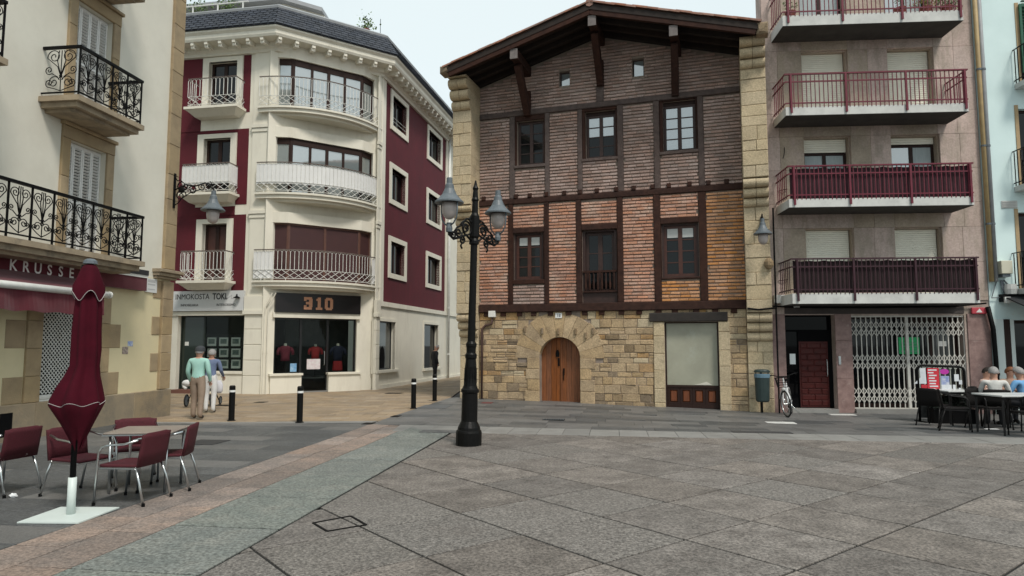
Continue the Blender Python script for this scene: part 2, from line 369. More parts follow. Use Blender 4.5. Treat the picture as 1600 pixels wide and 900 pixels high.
paving('kerb_strip', [(-9.5,14.43), (-2.98,14.43), (-2.92,14.70), (-9.5,14.70)], (-9.5,14.43), 0, .9, .27, [m_light], gap=.006)
paving('alley_paving', [(-12,14.71), (-2.864,14.71), (-1.9,21), (-1.6,40), (-7,40), (-13,26)], (-2.9,14.71), -4, .62, .36, [m_tan], gap=.012, uneven=.25)
# access cover, grates, pale stones let into the paving
def flat_rect(px4, z, g, th=.012):
    return g.slab([gnd(*p) for p in px4], z, z+th)
g = G(); P4 = [gnd(*p) for p in ((489,819),(548,808),(572,822),(511,832))]
for a, b in zip(P4, P4[1:]+P4[:1]): g.bar((*a,.012),(*b,.012),.022,.006)
obj('access_cover_frame', g, iron, plaza)
def inset(name, px, py, wx, wy, mat, par, ang=SANG, bars=0):
    x, y = gnd(px, py, zg(*gnd(px, py))); z = zg(x, y)+.006
    o = obj(name, G().box(-wx/2,wx/2,-wy/2,wy/2,0,.010), mat, par, (x,y,z), (0,0,R(ang)))
    if bars:
        for k in range(bars):
            t = -wx/2 + wx*(k+.5)/bars
            obj('grate_bar', G().box(t-.012,t+.012,-wy/2+.02,wy/2-.02,.011,.018), iron_g, o)
    return o
st = bpy.data.objects['street_paving']; ls = bpy.data.objects['left_street_paving']; al = bpy.data.objects['alley_paving']
inset('drain_grate', 865, 656.5, .48, .26, iron, st, bars=9)
inset('drain_grate', 323, 692, .55, .55, M('cast_iron_cover', (.03,.03,.032), rough=.5), ls, BANG)
inset('drain_grate', 576, 662.5, .22, .3, iron, al); inset('drain_grate', 619, 651, .18, .3, iron, al)
inset('drain_grate', 352, 634, .55, .3, iron, al); inset('drain_grate', 408, 629, .3, .3, iron, al); inset('drain_grate', 616, 615, .55, .4, iron, al)
inset('manhole_cover', 680, 636, .75, .9, M('steel_cover', (.10,.105,.11), rough=.5), st)
inset('manhole_cover', 761, 630, .3, .35, M('red_iron_cover', (.15,.04,.04), rough=.6), st)
inset('white_stone_patch', 1220, 660, .62, .35, m_pale, st); inset('white_stone_patch', 1316, 648.5, .62, .3, m_pale, st)
inset('manhole_cover', 1190, 676, 1.1, .28, M('tar_cover', (.05,.05,.052), rough=.5), st)
for px, py in ((690,675),(980,656),(1000,648),(1075,647)): inset('repaired_slab', px, py, .8, .35, m_dark, st)
# ================================================================ OLD HALF-TIMBERED HOUSE
F = Fac(1.40, 19.85, -18)
old = root('half_timbered_house', (1.40, 19.85, 0), -18, 'old half-timbered brick house with stone ground floor and wide timber eaves', 'house')
m_mortar = M('lime_mortar', (.29,.235,.195), (.20,.16,.13), 5, rough=.95, bump=.3, dirt=(.36,.30,.245), dscale=1.0, damt=.5)
m_bricks = {
 'grey': M('grey_brown_brick', (.43,.315,.275), (.30,.205,.172), 1.3, rough=.85, bump=.5, bscale=60, rnd=.18, dirt=(.34,.13,.055), dscale=.9, dpos=(.58,.74), damt=.6, speck=.2, sscale=40),
 'pink': M('pink_red_brick', (.54,.29,.195), (.40,.215,.155), 1.2, rough=.85, bump=.5, bscale=60, rnd=.17, dirt=(.58,.46,.38), dscale=1.6, dpos=(.5,.7), damt=.65, speck=.2, sscale=40),
 'orange': M('orange_brick', (.58,.28,.115), (.38,.20,.11), 1.0, rough=.85, bump=.5, bscale=60, rnd=.17, dirt=(.33,.25,.19), dscale=1.3, dpos=(.54,.72), damt=.65, speck=.2, sscale=40)}
m_timber = M('old_oak_timber', (.050,.022,.015), (.026,.012,.009), 7, rough=.8, spec=.2, bump=.4, bscale=30, stretch=(1,1,1), rnd=.1)
m_timber_g = M('weathered_grey_timber', (.115,.085,.075), (.07,.05,.045), 7, rough=.85, bump=.4, bscale=30, rnd=.12)
m_soffit = M('dark_soffit_board', (.025,.016,.012), (.015,.010,.008), 5, rough=.8, rnd=.2)
m_ashlar = M('tan_sandstone', (.49,.36,.215), (.36,.26,.155), 2.4, rough=.85, bump=.9, bscale=30, rnd=.10, dirt=(.19,.14,.09), dscale=2.2, dpos=(.5,.7), damt=.7, speck=.22, sscale=28)
m_ashlar_o = M('ochre_sandstone', (.46,.29,.135), (.33,.215,.115), 3, rough=.85, bump=.8, bscale=35, rnd=.14, speck=.22, sscale=28)
m_ashlar_b = M('brown_sandstone', (.27,.20,.125), (.19,.14,.09), 3, rough=.85, bump=.8, bscale=35, rnd=.14, speck=.22, sscale=28)
m_pier = M('pale_sandstone', (.53,.43,.285), (.43,.345,.225), 2.2, rough=.85, bump=.8, bscale=30, rnd=.06, dirt=(.20,.16,.11), dscale=1.8, dpos=(.53,.72), damt=.65, speck=.18, sscale=28)
m_tile = M('roof_tile', (.26,.125,.085), (.17,.095,.07), 5, rough=.85, bump=.3, rnd=.25, dirt=(.13,.11,.09), dscale=3, damt=.6)
TL, TR = -2.52, 5.22
zb = (F.z(955,485.5), F.z(955,473)); zm = (F.z(955,309.5), F.z(955,300.5)); zu = (F.z(955,166.5), F.z(955,158))
RT, RZ = 1.29, 11.17; EL, ER, EZ = -2.98, 5.62, 9.86
SL = (RZ-9.93)/(RT+2.93); SR = (RZ-9.95)/(5.62-RT)
rooftop = lambda t: RZ - (RT-t)*SL if t < RT else RZ - (t-RT)*SR
THK = .30
under = lambda t: rooftop(t) - THK
class Under:
    kinks = [RT]
    def __call__(s, t): return under(t)
T = lambda px, py=300, p=0: F.t(px, py, p)
up_w = [(T(808,220),T(850,220),F.z(829,258),F.z(829,188)), (T(915,210),T(962,210),F.z(938,247),F.z(938,173)), (T(1036,195),T(1087,195),F.z(1061,236),F.z(1061,157))]
lo_w = [(T(803,400),T(849,400),F.z(826,437),F.z(826,364)), (T(910,410),T(964,410),zb[1]-.0,F.z(937,359)), (T(1034,390),T(1092,390),F.z(1063,433),F.z(1063,349))]
gab = [(T(874,120),T(890,120),F.z(882,134),F.z(882,111)), (T(988,105),T(1006,105),F.z(997,119),F.z(997,91))]
shop = (T(1039,560), T(1123.5,560), F.z(1081,637), F.z(1081,503))
door = (-.61, .61, -.3, 1.89)
holes = up_w + lo_w + gab + [(shop[0],shop[1],-.35,shop[3]), door]
g = G(); wall_cells(g, TL-.55, TR+.7, -.4, Under(), holes, 0, .42)
wall = obj('wall', g, m_mortar, old)
g = G(); g.box(TL-.5, TR+.65, .43, .47, -.4, 9.4); obj('inner_dark', g, black_in, old)
for sx in (TL-.55, TR+.42):                                     # side walls running back
    g = G(); g.box(sx, sx+.28, .47, 11, -.4, under(sx if sx < 0 else sx+.28)-.02); obj('side_wall', g, m_mortar, old)
# --- bricks
brick_list = []
def bricks(t0, t1, z0, z1, pal, skip=(), ztop=None):
    z = z0 + .012; r = 0; pitch = .098
    while z + .055 < z1:
        t = t0 + .006 - (random.uniform(.05,.2) if r % 2 else 0)
        while t < t1 - .02:
            l = random.uniform(.20,.32); a, b = max(t, t0+.004), min(t+l, t1-.004); h = random.uniform(.058,.068)
            t += l + random.uniform(.005,.012)
            if b - a < .05: continue
            if ztop and z + h > min(ztop(a), ztop(b)) - .01: continue
            iv = [(a, b)]
            for s in skip:
                if z+h > s[2] and z < s[3]:
                    iv = [q for (x, y) in iv for q in ((x, min(y, s[0]-.01)), (max(x, s[1]+.01), y)) if q[1]-q[0] > .04]
            for x, y in iv: brick_list.append((x, y, z+random.uniform(-.004,.004), h, pal))
        z += pitch; r += 1
lx = [(TL, T(795,400)), (T(802,400),T(851,400)), (T(858,400),T(901,400)), (T(909,400),T(965,400)), (T(974,400),T(1022.5,400)), (T(1033,400),T(1093,400)), (T(1105,400),TR)]
ux = [(TL, T(797,230)), (T(805,230),T(852,230)), (T(859,230),T(903,230)), (T(910,230),T(965,230)), (T(974,230),T(1022,230)), (T(1031,230),T(1091,230)), (T(1100,230),TR)]
lin = [None, F.z(826,357), None, F.z(937,351), None, F.z(1063,341)]
zl0, zl1 = zb[1], zm[0]
sill = F.z(826,443); sillr = F.z(1063,435)
bricks(*lx[0], zl0, zl1, 'pink'); bricks(*lx[2], zl0, zl1, 'pink'); bricks(*lx[4], zl0, zl1, 'pink'); bricks(*lx[6], zl0, zl1, 'orange')
bricks(*lx[1], zl0, sill-.02, 'grey'); bricks(*lx[1], lin[1]+.02, zl1, 'pink'); bricks(*lx[3], lin[3]+.02, zl1, 'pink')
bricks(*lx[5], zl0, sillr-.02, 'orange'); bricks(*lx[5], lin[5]+.02, zl1, 'pink')
for i, pal in ((0,'grey'),(2,'grey'),(4,'grey'),(6,'grey')): bricks(*ux[i], zm[1], zu[0], pal)
for i, k in ((1,0),(3,1),(5,2)): bricks(*ux[i], zm[1], up_w[k][2]-.10, 'grey')
bricks(TL, TR, zu[1], 12, 'grey', gab, under)
cx, cy = F.o
def bd(b): x, y = F.w((b[0]+b[1])/2, 0); return x*x + y*y + (b[2]-HEYE)**2
brick_list.sort(key=bd)
rest = {k: G() for k in m_bricks}
for i, (a, b, z, h, pal) in enumerate(brick_list):
    dpt = random.uniform(.030,.046)
    if i < 300: obj('brick', G().stone(a-(a+b)/2, b-(a+b)/2, -dpt, .02, 0, h, .007, .002), m_bricks[pal], old, ((a+b)/2, 0, z))
    else: rest[pal].stone(a, b, -dpt, .02, z, z+h, .007, .002)
for k, gg in rest.items(): obj(k+'_bricks', gg, m_bricks[k], old, kind='stuff')
# --- timbers
def timber(x0, x1, z0, z1, p=.065, m=m_timber, name='timber', back=.02):
    c = ((x0+x1)/2, 0, (z0+z1)/2)
    return obj(name, G().stone(x0-c[0], x1-c[0], -p-random.uniform(0,.012), back, z0-c[2], z1-c[2], .014, .006), m, old, c)
timber(TL-.02, TR, *zb, .10, name='beam'); timber(TL-.02, TR, *zm, .08, name='beam'); timber(TL, TR, *zu, .07, m=m_timber_g, name='beam')
for a, b in ((795,802),(851,858),(901,909),(965,974),(1022.5,1033),(1093,1105)): timber(T(a,400), T(b,400), zb[1], zm[0], name='post')
for a, b in ((797,805),(852,859),(903,910),(965,974),(1022,1031),(1091,1100)): timber(T(a,230), T(b,230), zm[1], zu[0], m=m_timber_g, name='post')
timber(T(932,150), T(944,150), zu[1], F.z(938,135), m=m_timber_g, name='post')
for i, k in ((1,0),(3,1),(5,2)):
    a, b = lx[i]; timber(a, b, lo_w[k][3], lin[i]+.02, .055, name='lintel')
    if k != 1: timber(a, b, (sill if k == 0 else sillr)-.02, lo_w[k][2], .065, name='window_sill')
    a, b = ux[i]; timber(a-.02, b+.02, up_w[k][2]-.09, up_w[k][2], .075, m=m_timber_g, name='window_sill')
for i, k in ((1,0),(3,1),(5,2)):                                # frame boards beside the upper and lower lights
    for lst, cols in ((ux, up_w), (lx, lo_w)):
        a, b = lst[i]; h = cols[k]
        for x0, x1 in ((a, h[0]), (h[1], b)):
            if x1-x0 > .015: timber(x0, x1, h[2], h[3], .03, m=m_timber, name='jamb')
    a, b = ux[i]; h = up_w[k]
    if zu[0]-h[3] > .01: timber(a, b, h[3], zu[0], .03, name='jamb')
for k in range(15):
    t = TL+.13+k*.515+random.uniform(-.05,.05)
    obj('joist_end', G().stone(-.06,.06,-.10,.03,0,.13,.012,.006), m_timber, old, (t,0,zm[1]))
    obj('joist_end', G().stone(-.08,.08,-.07,.03,-.12,0,.012,.006), m_timber, old, (t+.1,0,zb[0]))
# --- windows
m_wframe = M('red_brown_window_frame', (.075,.026,.017), (.05,.019,.013), 10, rough=.5)
m_wframe_d = M('dark_window_frame', (.045,.022,.018), (.03,.015,.012), 10, rough=.55)
curt = M('white_curtain', (.55,.56,.54), (.45,.46,.45), 14, rough=.9, stretch=(8,8,.4))
for k, h in enumerate(up_w):
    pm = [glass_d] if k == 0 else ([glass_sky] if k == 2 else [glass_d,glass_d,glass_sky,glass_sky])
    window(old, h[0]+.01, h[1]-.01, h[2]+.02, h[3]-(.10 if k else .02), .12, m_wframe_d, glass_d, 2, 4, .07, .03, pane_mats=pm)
    obj('reveal_board', G().box(h[0],h[1],.10,.30,h[3]-.098,h[3]), dark_wood, old) if k else None
for k in (0, 2):
    h = lo_w[k]; wn = window(old, h[0]+.06, h[1]-.06, h[2]+.03, h[3]-.05, .10, m_wframe, glass_d, 2, 4, .075, .03)
    obj('window_frame', wall_cells(G(), h[0], h[1], h[2], h[3], [(h[0]+.06,h[1]-.06,h[2]+.03,h[3]-.05)], .05, .22), m_wframe_d, old)
    zc = h[3]-.05-.075; zd = zc-(zc-h[2]-.10)/4*.8
    for c in (0,1):
        mid = (h[0]+h[1])/2; xa = h[0]+.15 if c == 0 else mid+.06; xb = mid-.06 if c == 0 else h[1]-.15
        obj('blind', G().box(xa, xb, .112, .120, zd, zc), curt, wn)
h = lo_w[1]; zr = F.z(937,424)
bd_ = window(old, h[0]+.08, h[1]-.08, F.z(937,456), h[3]-.05, .16, m_wframe_d, glass_d, 2, 3, .09, .03, name='balcony_door')
obj('door_frame', wall_cells(G(), h[0], h[1], h[2], h[3], [(h[0]+.08,h[1]-.08,F.z(937,456),h[3]-.05)], .05, .30), m_wframe_d, old)
bal = obj('balustrade', G().box(h[0]+.02,h[1]-.02,-.02,.04,zr-.03,zr+.03).box(h[0]+.02,h[1]-.02,-.02,.04,F.z(937,455)-.03,F.z(937,455)+.02), m_timber, old)
bme = G().lathe([(.022,0),(.022,.04),(.034,.10),(.036,.2),(.02,.34),(.026,.45),(.022,.50),(.022,.56)], 8).mesh('baluster', m_timber, True)
nb = 8
for k in range(nb): obj('baluster', bme, None, bal, (h[0]+.09+(h[1]-h[0]-.18)*k/(nb-1), .01, F.z(937,455)+.02), ).scale = (1,1,(zr-F.z(937,455)-.05)/.56)
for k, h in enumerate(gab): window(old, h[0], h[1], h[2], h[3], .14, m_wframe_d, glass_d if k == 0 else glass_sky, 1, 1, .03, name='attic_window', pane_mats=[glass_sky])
# --- roof
g = G()
for sgn in (-1, 1):
    e = EL-.05 if sgn < 0 else ER+.05
    for y0, y1 in ((-1.50, 11.5),):
        ze = rooftop(e); a = [(RT, RZ), (e, ze), (e, ze-.16), (RT, RZ-.16)]
        g.prism(a if sgn < 0 else a[::-1], y0, y1)
roof = obj('roof', g, m_soffit, old)
L_l = math.hypot(RT-EL, (RT-EL)*SL); L_r = math.hypot(ER-RT, (ER-RT)*SR)
def tile_mesh(l=.42, r0=.095, r1=.075):
    g = G(); n = 6
    for r_ in (1, .86):
        for x, r in ((0, r0), (l, r1)):
            for k in range(n+1):
                a = math.pi*k/n; g.v.append((x, r*r_*math.cos(a), r*r_*math.sin(a)))
    m = n+1
    for k in range(n):
        g.f += [(k, k+1, m+k+1, m+k), (2*m+k+1, 2*m+k, 3*m+k, 3*m+k+1), (k+1, k, 2*m+k, 2*m+k+1), (m+k, m+k+1, 3*m+k+1, 3*m+k)]; g.m += [0]*4
    return g
tme = tile_mesh().mesh('roof_tile', m_tile, False)
for sgn, Ln, sp in ((-1, L_l, SL), (1, L_r, SR)):
    an = math.atan(sp)
    for row in range(8):
        yy = -1.46 + row*.2
        for k in range(int(Ln/.30)+1):
            d = k*.30+.05; x = RT + sgn*(d+.38)*math.cos(an); z = RZ - (d+.38)*math.sin(an) + .02
            rz = math.pi if sgn > 0 else 0
            # tile runs uphill from its lower end
            o = obj('roof_tile', tme, None, roof, (x, yy, z+random.uniform(0,.015)))
            o.rotation_euler = (0, -(an+.05)*1, 0) if sgn < 0 else (0, -(an+.05), math.pi)
g = G()
for sgn, Ln, sp in ((-1, L_l, SL), (1, L_r, SR)):
    an = math.atan(sp); ca, sa = math.cos(an), math.sin(an)
    for row in range(49):
        yy = .14 + row*.23
        a = (RT+sgn*.0, yy, RZ+.03); b = (RT+sgn*Ln*ca, yy, RZ-Ln*sa+.03); g.tube([a,b], .09, 6)
obj('rear_roof_tiles', g, m_tile, roof, kind='stuff')
g = G(); g.tube([(RT,-1.52,RZ+.03),(RT,11.5,RZ+.03)], .12, 8); obj('ridge_tiles', g, m_tile, roof)
for sgn, e in ((-1, EL), (1, ER)):
    g = G(); a = (RT,-1.44,RZ-.23); b = (e,-1.44,rooftop(e)-.23); g.bar(a, b, .09, .13); obj('barge_board', g, m_timber, roof)
    for yy in (-1.0,-.55,-.12):
        g = G(); g.bar((RT,yy,RZ-.23),(e,yy,rooftop(e)-.23), .10, .13); obj('rafter', g, m_soffit, roof)
m_pend = M('purlin_end_grey', (.20,.175,.165), (.14,.12,.115), 8, rough=.85, bump=.3)
for (px, py), (wx, wy), in (((803,86),(824,181)), ((925,31),(938,134)), ((1052,46),(1055,150))):
    t = F.t(px, py, 1.42); zt = under(t)-.0; tw = F.t(wx, wy-10, .1); zw = F.z(wx, wy, .08)
    pu = obj('purlin', G().box(t-.11,t+.11,-1.42,.05,zt-.29,zt-.01), m_timber, roof)
    obj('purlin_end', G().box(t-.112,t+.112,-1.45,-1.421,zt-.30,zt-.005), m_pend, pu)
    g = G(); g.bar((tw, -.10, zw+.1), (t, -1.05, zt-.33), .19, .24, up=(0,1,0)); obj('brace', g, m_timber, roof)
    obj('brace_foot', G().stone(tw-.10,tw+.10,-.19,.02,zw-.02,zw+.75,.02,.004), m_timber, roof)
# --- stone ground floor
ARC = 1.28; R0, R1 = .62, 1.34
nv = 11; ss = []
for k in range(nv):
    a0 = math.pi*k/nv; a1 = math.pi*(k+1)/nv; gp = .003
    r1 = R1*random.uniform(.97,1.03); pol = []
    for a, r in ((a0,R0),(a0,r1),((a0+a1)/2,r1),(a1,r1),(a1,R0),((a0+a1)/2,R0)): pol.append((r*math.cos(a + (gp if a == a0 else -gp if a == a1 else 0)), ARC+r*math.sin(a + (gp if a == a0 else -gp if a == a1 else 0))))
    obj('voussoir', G().prism([p for p in pol], -.028-random.uniform(0,.008), .33), m_ashlar, old, bevel=.006)
def free(t0, t1, z0, z1):
    """cuts away the openings; returns the intervals that are left"""
    iv = [(t0, t1)]
    ex = []
    if z0 < shop[3]+.02: ex.append((shop[0]-.0, shop[1]+.0))
    if z1 > ARC:
        dz = max(0, max(z0, ARC)-ARC)
        if dz < R1-.05: r = math.sqrt((R1-.05)**2-dz*dz); ex.append((-r, r))
    elif z0 < ARC: ex.append((-.61,.61))
    for a, b in ex: iv = [q for x, y in iv for q in ((x, min(y, a)), (max(x, b), y)) if q[1]-q[0] > .05]
    return iv
z = -.38; row = 0
while z < zb[0]-.05:
    h = random.choice((.15,.19,.22,.25)) if z > .1 else .22
    if zb[0]-z-h < .12: h = zb[0]-z
    for a, b in free(TL, TR+.0, z, z+h):
        t = a
        while t < b-.01:
            l = random.uniform(.20,.52)
            if row % 2 and t == a: l *= .6
            if b-(t+l) < .16: l = b-t
            left_old = -2.2 < t < -1.3 and .7 < z < 1.75
            m = random.choices([m_ashlar, m_ashlar_o, m_ashlar_b, m_pier], [6, 1.2, 1.1+(1.5 if z < .1 else 0), 2.5 if t > 3 else .8])[0]
            sub = [(z, z+h)]
            if left_old or (random.random() < .10 and l > .3): sub = [(z, z+h*.5), (z+h*.5, z+h)]
            for q0, q1 in sub:
                dp = random.uniform(.010,.034)
                cc = ((2*t+l)/2, 0, q0); gg = random.uniform(.004,.009)
                obj('stone', G().stone(-l/2+gg, l/2-gg, -dp, .03, gg, q1-q0-gg, .012, .009), m, old, cc)
            t += l
    z += h; row += 1
for k, z0 in enumerate((.0,.33,.66,.97)):                       # door jamb stones
    for s in (-1, 1):
        w_ = random.uniform(.32,.5); z1 = (.33,.66,.97,1.28)[k]
        x0, x1 = (.615, .615+w_) if s > 0 else (-.615-w_, -.615)
        obj('jamb_stone', G().stone(x0,x1,-.05,.33,z0-(.3 if k == 0 else 0)+.004,z1-.004,.014,.003), m_ashlar, old)
for px, py in ((821,514),(848,517),(873,518),(900,518),(927,517),(916,524)):
    t, zz = F.tz(px, py); obj('wall_peg', G().stone(-.03,.03,-.09,.02,-.09,.09,.01,.004), m_ashlar_b, old, (t,0,zz))
# --- the arched door
m_door = M('orange_brown_door_wood', (.27,.085,.020), (.15,.048,.013), 5, rough=.55, bump=.2, bscale=20, stretch=(6,6,.6), rnd=.12, spec=.4)
npk = 8; dw = 1.24/npk
for k in range(npk):
    x0 = -.62+k*dw; x1 = x0+dw-(.012 if k == 3 else .006)
    zt = lambda x: ARC + math.sqrt(max(.0, .63**2-x*x))
    pts = [(x0,-.25),(x1,-.25)] + [(x1+(x0-x1)*j/4, zt(x1+(x0-x1)*j/4)) for j in range(5)]
    obj('door_plank', G().prism(pts, .24+(.012 if k == 3 else 0), .29), m_door, old)
dr = obj('door_cover_strip', G().box(-.02,.03,.215,.24,.0,ARC+.62), m_door, old); obj('door_handle', G().tube([(.07,.20,.62),(.07,.19,.70),(.07,.19,.86),(.07,.20,.94)], .014, 6), iron, dr)
obj('door_knocker', G().lathe([(.05,-.10),(.055,0),(.03,.10)],8,(-.12,.22,1.42), sy=.4), iron, dr)
obj('door_lock', G().box(-.11,-.06,.225,.24,1.05,1.28).box(.05,.09,.225,.24,.78,.98), iron, dr)
# --- boarded-up shop window
t0, t1, zs0, zs1 = shop; zp = F.z(1081,604.5)
m_paper = M('paper_covered_glass', (.37,.365,.285), (.29,.285,.22), 1.3, rough=.45, bump=.12, bscale=6, dirt=(.40,.41,.35), dscale=2, dpos=(.55,.7), damt=.6, spec=.5)
sw = obj('shop_window', wall_cells(G(), t0, t1, zs0-.02, zs1, [(t0+.04,t1-.04,zp+.04,zs1-.03),(t0+.04,t1-.04,zs0+.06,zp-.02)], .10, .20), dark_wood, old)
obj('pane', G().box(t0+.04,t1-.04,.14,.15,zp+.04,zs1-.03), m_paper, sw)
obj('torn_paper', G().prism([(t0+.75,zp+.05),(t0+1.25,zp+.05),(t0+1.1,zp+.14),(t0+.95,zp+.09)], .132, .137), M('torn_paper', (.6,.58,.5), rough=.7), sw)
pw = (t1-t0-.08)/4
m_panel = M('shop_panel_wood', (.19,.055,.018), (.12,.036,.013), 5, rough=.5, stretch=(5,5,.8))
for k in range(4):
    x = t0+.04+k*pw; obj('panel_frame', wall_cells(G(), x+.003, x+pw-.003, zs0+.06, zp-.02, [(x+.07,x+pw-.07,zs0+.14,zp-.10)], .12, .18), dark_wood, sw)
    obj('panel', G().stone(x+.07, x+pw-.07, .135, .18, zs0+.14, zp-.10, .025, 0), m_panel, sw)
a, b = T(1015,495), T(1137,495); obj('lintel', G().stone(a, b, -.09, .10, F.z(1076,502,.05), F.z(1076,488,.05), .02, .01), M('blackened_timber', (.035,.028,.024), (.02,.017,.015), 6, rough=.8, bump=.4), old)
for x0, x1 in ((t0-.30,t0-.004), (t1+.004,t1+.30)):
    z = -.36
    while z < zs1-.1:
        h = random.uniform(.38,.55); h = zs1-z if zs1-z-h < .2 else h
        obj('jamb_stone', G().stone(x0, x1, -.055, .30, z+.004, z+h-.004, .012, .003), m_pier, old); z += h
# --- corbelled piers on both sides
def pier(x0, x1, zc, sgn):
    """zc = z ranges of the three corbel groups, from low to high; p grows with each group"""
    ps = [.10, .42, .80, 1.22]; zz = -.4
    levels = [(zz, zc[0][0], ps[0]), (zc[0][1], zc[1][0], ps[1]), (zc[1][1], zc[2][0], ps[2]), (zc[2][1], zc[3], ps[3])]
    for z0, z1, p in levels:
        z = z0
        while z < z1-.01:
            h = random.uniform(.24,.40); h = z1-z if z1-z-h < .16 else h
            cut_ = [x0, x1] if random.random() < .45 else [x0, x0+(x1-x0)*random.uniform(.35,.65), x1]
            for a, b in zip(cut_, cut_[1:]):
                g = G(); c = .014; q = p+random.uniform(-.012,.012)
                g.stone(a+.003, b-.003, -q, .05, z+.003, z+h-.003, .014, .004)
                obj('pier_stone', g, m_pier, old)
            z += h
    for i in range(3):
        za, zb_ = zc[i]; n = 3; hh = (zb_-za)/n
        for k in range(n):
            q = ps[i] + (ps[i+1]-ps[i])*(k+1)/n; r = hh*.5
            for a, b in ((x0, (x0+x1)/2), ((x0+x1)/2, x1)):
                pol = [(.05, 0), (.05, hh-.006), (-(q-r), hh-.006)] + [(-(q-r)-r*math.sin(u), hh/2-.003+(hh/2-.003)*math.cos(u)) for u in [math.pi*j/8 for j in range(1,8)]] + [(-(q-r), 0)]
                g = G(); m_ = len(pol); jx = random.uniform(-.008,.008)
                g.add([(a+.005,y,z) for y,z in pol]+[(b-.005,y+jx,z) for y,z in pol], [tuple(range(m_-1,-1,-1)), tuple(range(m_,2*m_))]+[(j,(j+1)%m_,(j+1)%m_+m_,j+m_) for j in range(m_)])
                obj('corbel_stone', g, m_pier, old, (0,0,za+k*hh))
zt_ = rooftop(TL-.3)-.22
pier(TL-.60, TL, [(F.z(722,527,.3),F.z(722,490,.4)), (F.z(716,352,.6),F.z(716,320,.8)), (F.z(714,172,.9),F.z(705,122,1.2)), zt_], -1)
pier(TR, TR+.64, [(F.z(1185,533,.3),F.z(1185,488,.4)), (F.z(1183,321,.6),F.z(1183,276,.8)), (F.z(1182,104,.9),F.z(1182,52,1.2)), rooftop(TR+.7)-.24], 1)
obj('roof_corner_stone', G().stone(TL-.74,TL-.46,-1.52,-1.1,zt_+.0,zt_+.22,.05,.03), m_ashlar_b, old)
obj('roof_corner_stone', G().stone(TR+.42,TR+.70,-1.50,-1.15,rooftop(TR+.7)-.21,rooftop(TR+.7)+.1,.05,.03), m_ashlar_b, old)
obj('broken_stone', G().ball((0,0,0), .16, 7, 5, (.8,.7,1)), m_ashlar_b, old, (F.t(1201,412,.45), -.47, F.z(1201,412,.45)))
# --- plate, meter box, pipe, cable
t, zz = F.tz(873,493,.03); pl = obj('number_plate', G().box(t-.10,t+.10,-.055,-.04,zz-.075,zz+.075), M('white_enamel', (.75,.75,.73), rough=.3), old)
obj('number_text', text_mesh('18', .13, M('blue_black_ink', (.02,.02,.05), rough=.5), .002), None, pl, (t,-.0575,zz))
t, zz = F.tz(769,491,.08); obj('meter_box', G().box(t-.11,t+.11,-.13,.0,zz-.09,zz+.10), M('white_box', (.72,.71,.68), rough=.5), old, bevel=.01)
t2 = F.t(753,560,.08); g = G(); g.tube([(t,-.06,zz-.10),(t-.02,-.06,zz-.28),(t2+.1,-.07,zz-.34),(t2,-.08,zz-.44),(t2,-.08,-.05)], .035, 8); obj('drain_pipe', g, M('rusty_brown_pipe', (.10,.055,.045), (.07,.04,.035), 8, rough=.6), old, smooth=True)
t3 = F.t(1205,400,.5); g = G(); g.tube([(TR+.735,-.30,-.2),(TR+.735,-.30,2.5),(TR+.735,-.40,5.3)], .022, 6); g.tube([(TR+.02,-.46,zb[0]-.02),(TR+.3,-.47,zb[0]-.06),(TR+.70,-.47,zb[0]-.02)], .025, 6); obj('cable', g, iron, old)
# ================================================================ PINK STONE APARTMENT BLOCK (right)
P = Fac(6.98, 18.0, -4)
pk = root('pink_apartment_block', (6.98, 18.0, -.12), -4, 'pink stone apartment block with maroon balcony railings right of the half-timbered house', 'building')
PZ = .12                                            # local z = world z + PZ
m_pink = M('pink_stone_cladding', (.50,.39,.345), (.39,.30,.26), 1.6, rough=.6, bump=.15, bscale=30, rnd=.07, dirt=(.29,.24,.19), dscale=1.8, dpos=(.45,.62), damt=.8, dstretch=(1.6,1.6,.55), speck=.12, sscale=20)
m_pink_b = M('brownish_stone_cladding', (.40,.325,.25), (.29,.235,.18), 1.8, rough=.6, bump=.15, bscale=30, rnd=.09, dirt=(.43,.325,.295), dscale=1.5, dpos=(.5,.68), damt=.7, dstretch=(1.4,1.4,.6), speck=.12, sscale=20)
m_pier_p = M('mottled_red_stone', (.30,.20,.18), (.18,.11,.10), 6, rough=.55, bump=.2, bscale=30, dirt=(.42,.36,.33), dscale=5, dpos=(.58,.72), damt=.5)
m_conc = M('pale_concrete', (.60,.60,.57), (.50,.50,.48), 3, rough=.8, dirt=(.30,.30,.29), dscale=2.2, damt=.4)
m_under = M('shaded_concrete_underside', (.055,.05,.046), (.035,.032,.03), 3, rough=.95)  # shade below the balcony slabs put into a near-black colour
m_maroon = M('maroon_metal', (.150,.016,.032), (.11,.012,.024), 7, rough=.4)
m_maroon_d = M('dark_maroon_metal', (.045,.010,.018), (.03,.008,.013), 7, rough=.4)
m_shut = M('cream_roller_shutter', (.84,.81,.69), (.77,.74,.63), 4, rough=.55)
def pz(px, py, p=0): return P.z(px, py, p)+PZ
pt = lambda px, py, p=0: P.t(px, py, p)
X1 = pt(1541, 420)
win = []                                            # rows of windows: (x0,x1,z0,z1)
for (xa, xb, xc, xd, yt, yb) in ((1251,1323,1385,1457,77,176), (1255,1328,1391,1467,212,318), (1258,1333,1397,1471,356,465)):
    zb_ = pz(1350, yb); zt = pz(1350, yt)
    win += [(pt(xa,yt),pt(xb,yt),zb_,zt), (pt(xc,yt),pt(xd,yt),zb_,zt)]
w0 = win[0]; dz3 = win[0][3]-win[2][3]
win = [(a, b, c+dz3, d+dz3) for a, b, c, d in win[:2]] + win
dop = (pt(1228,560), pt(1306,560), 0, pz(1270,492)); gop = (pt(1332,560), pt(1510,560), 0, pz(1420,493))
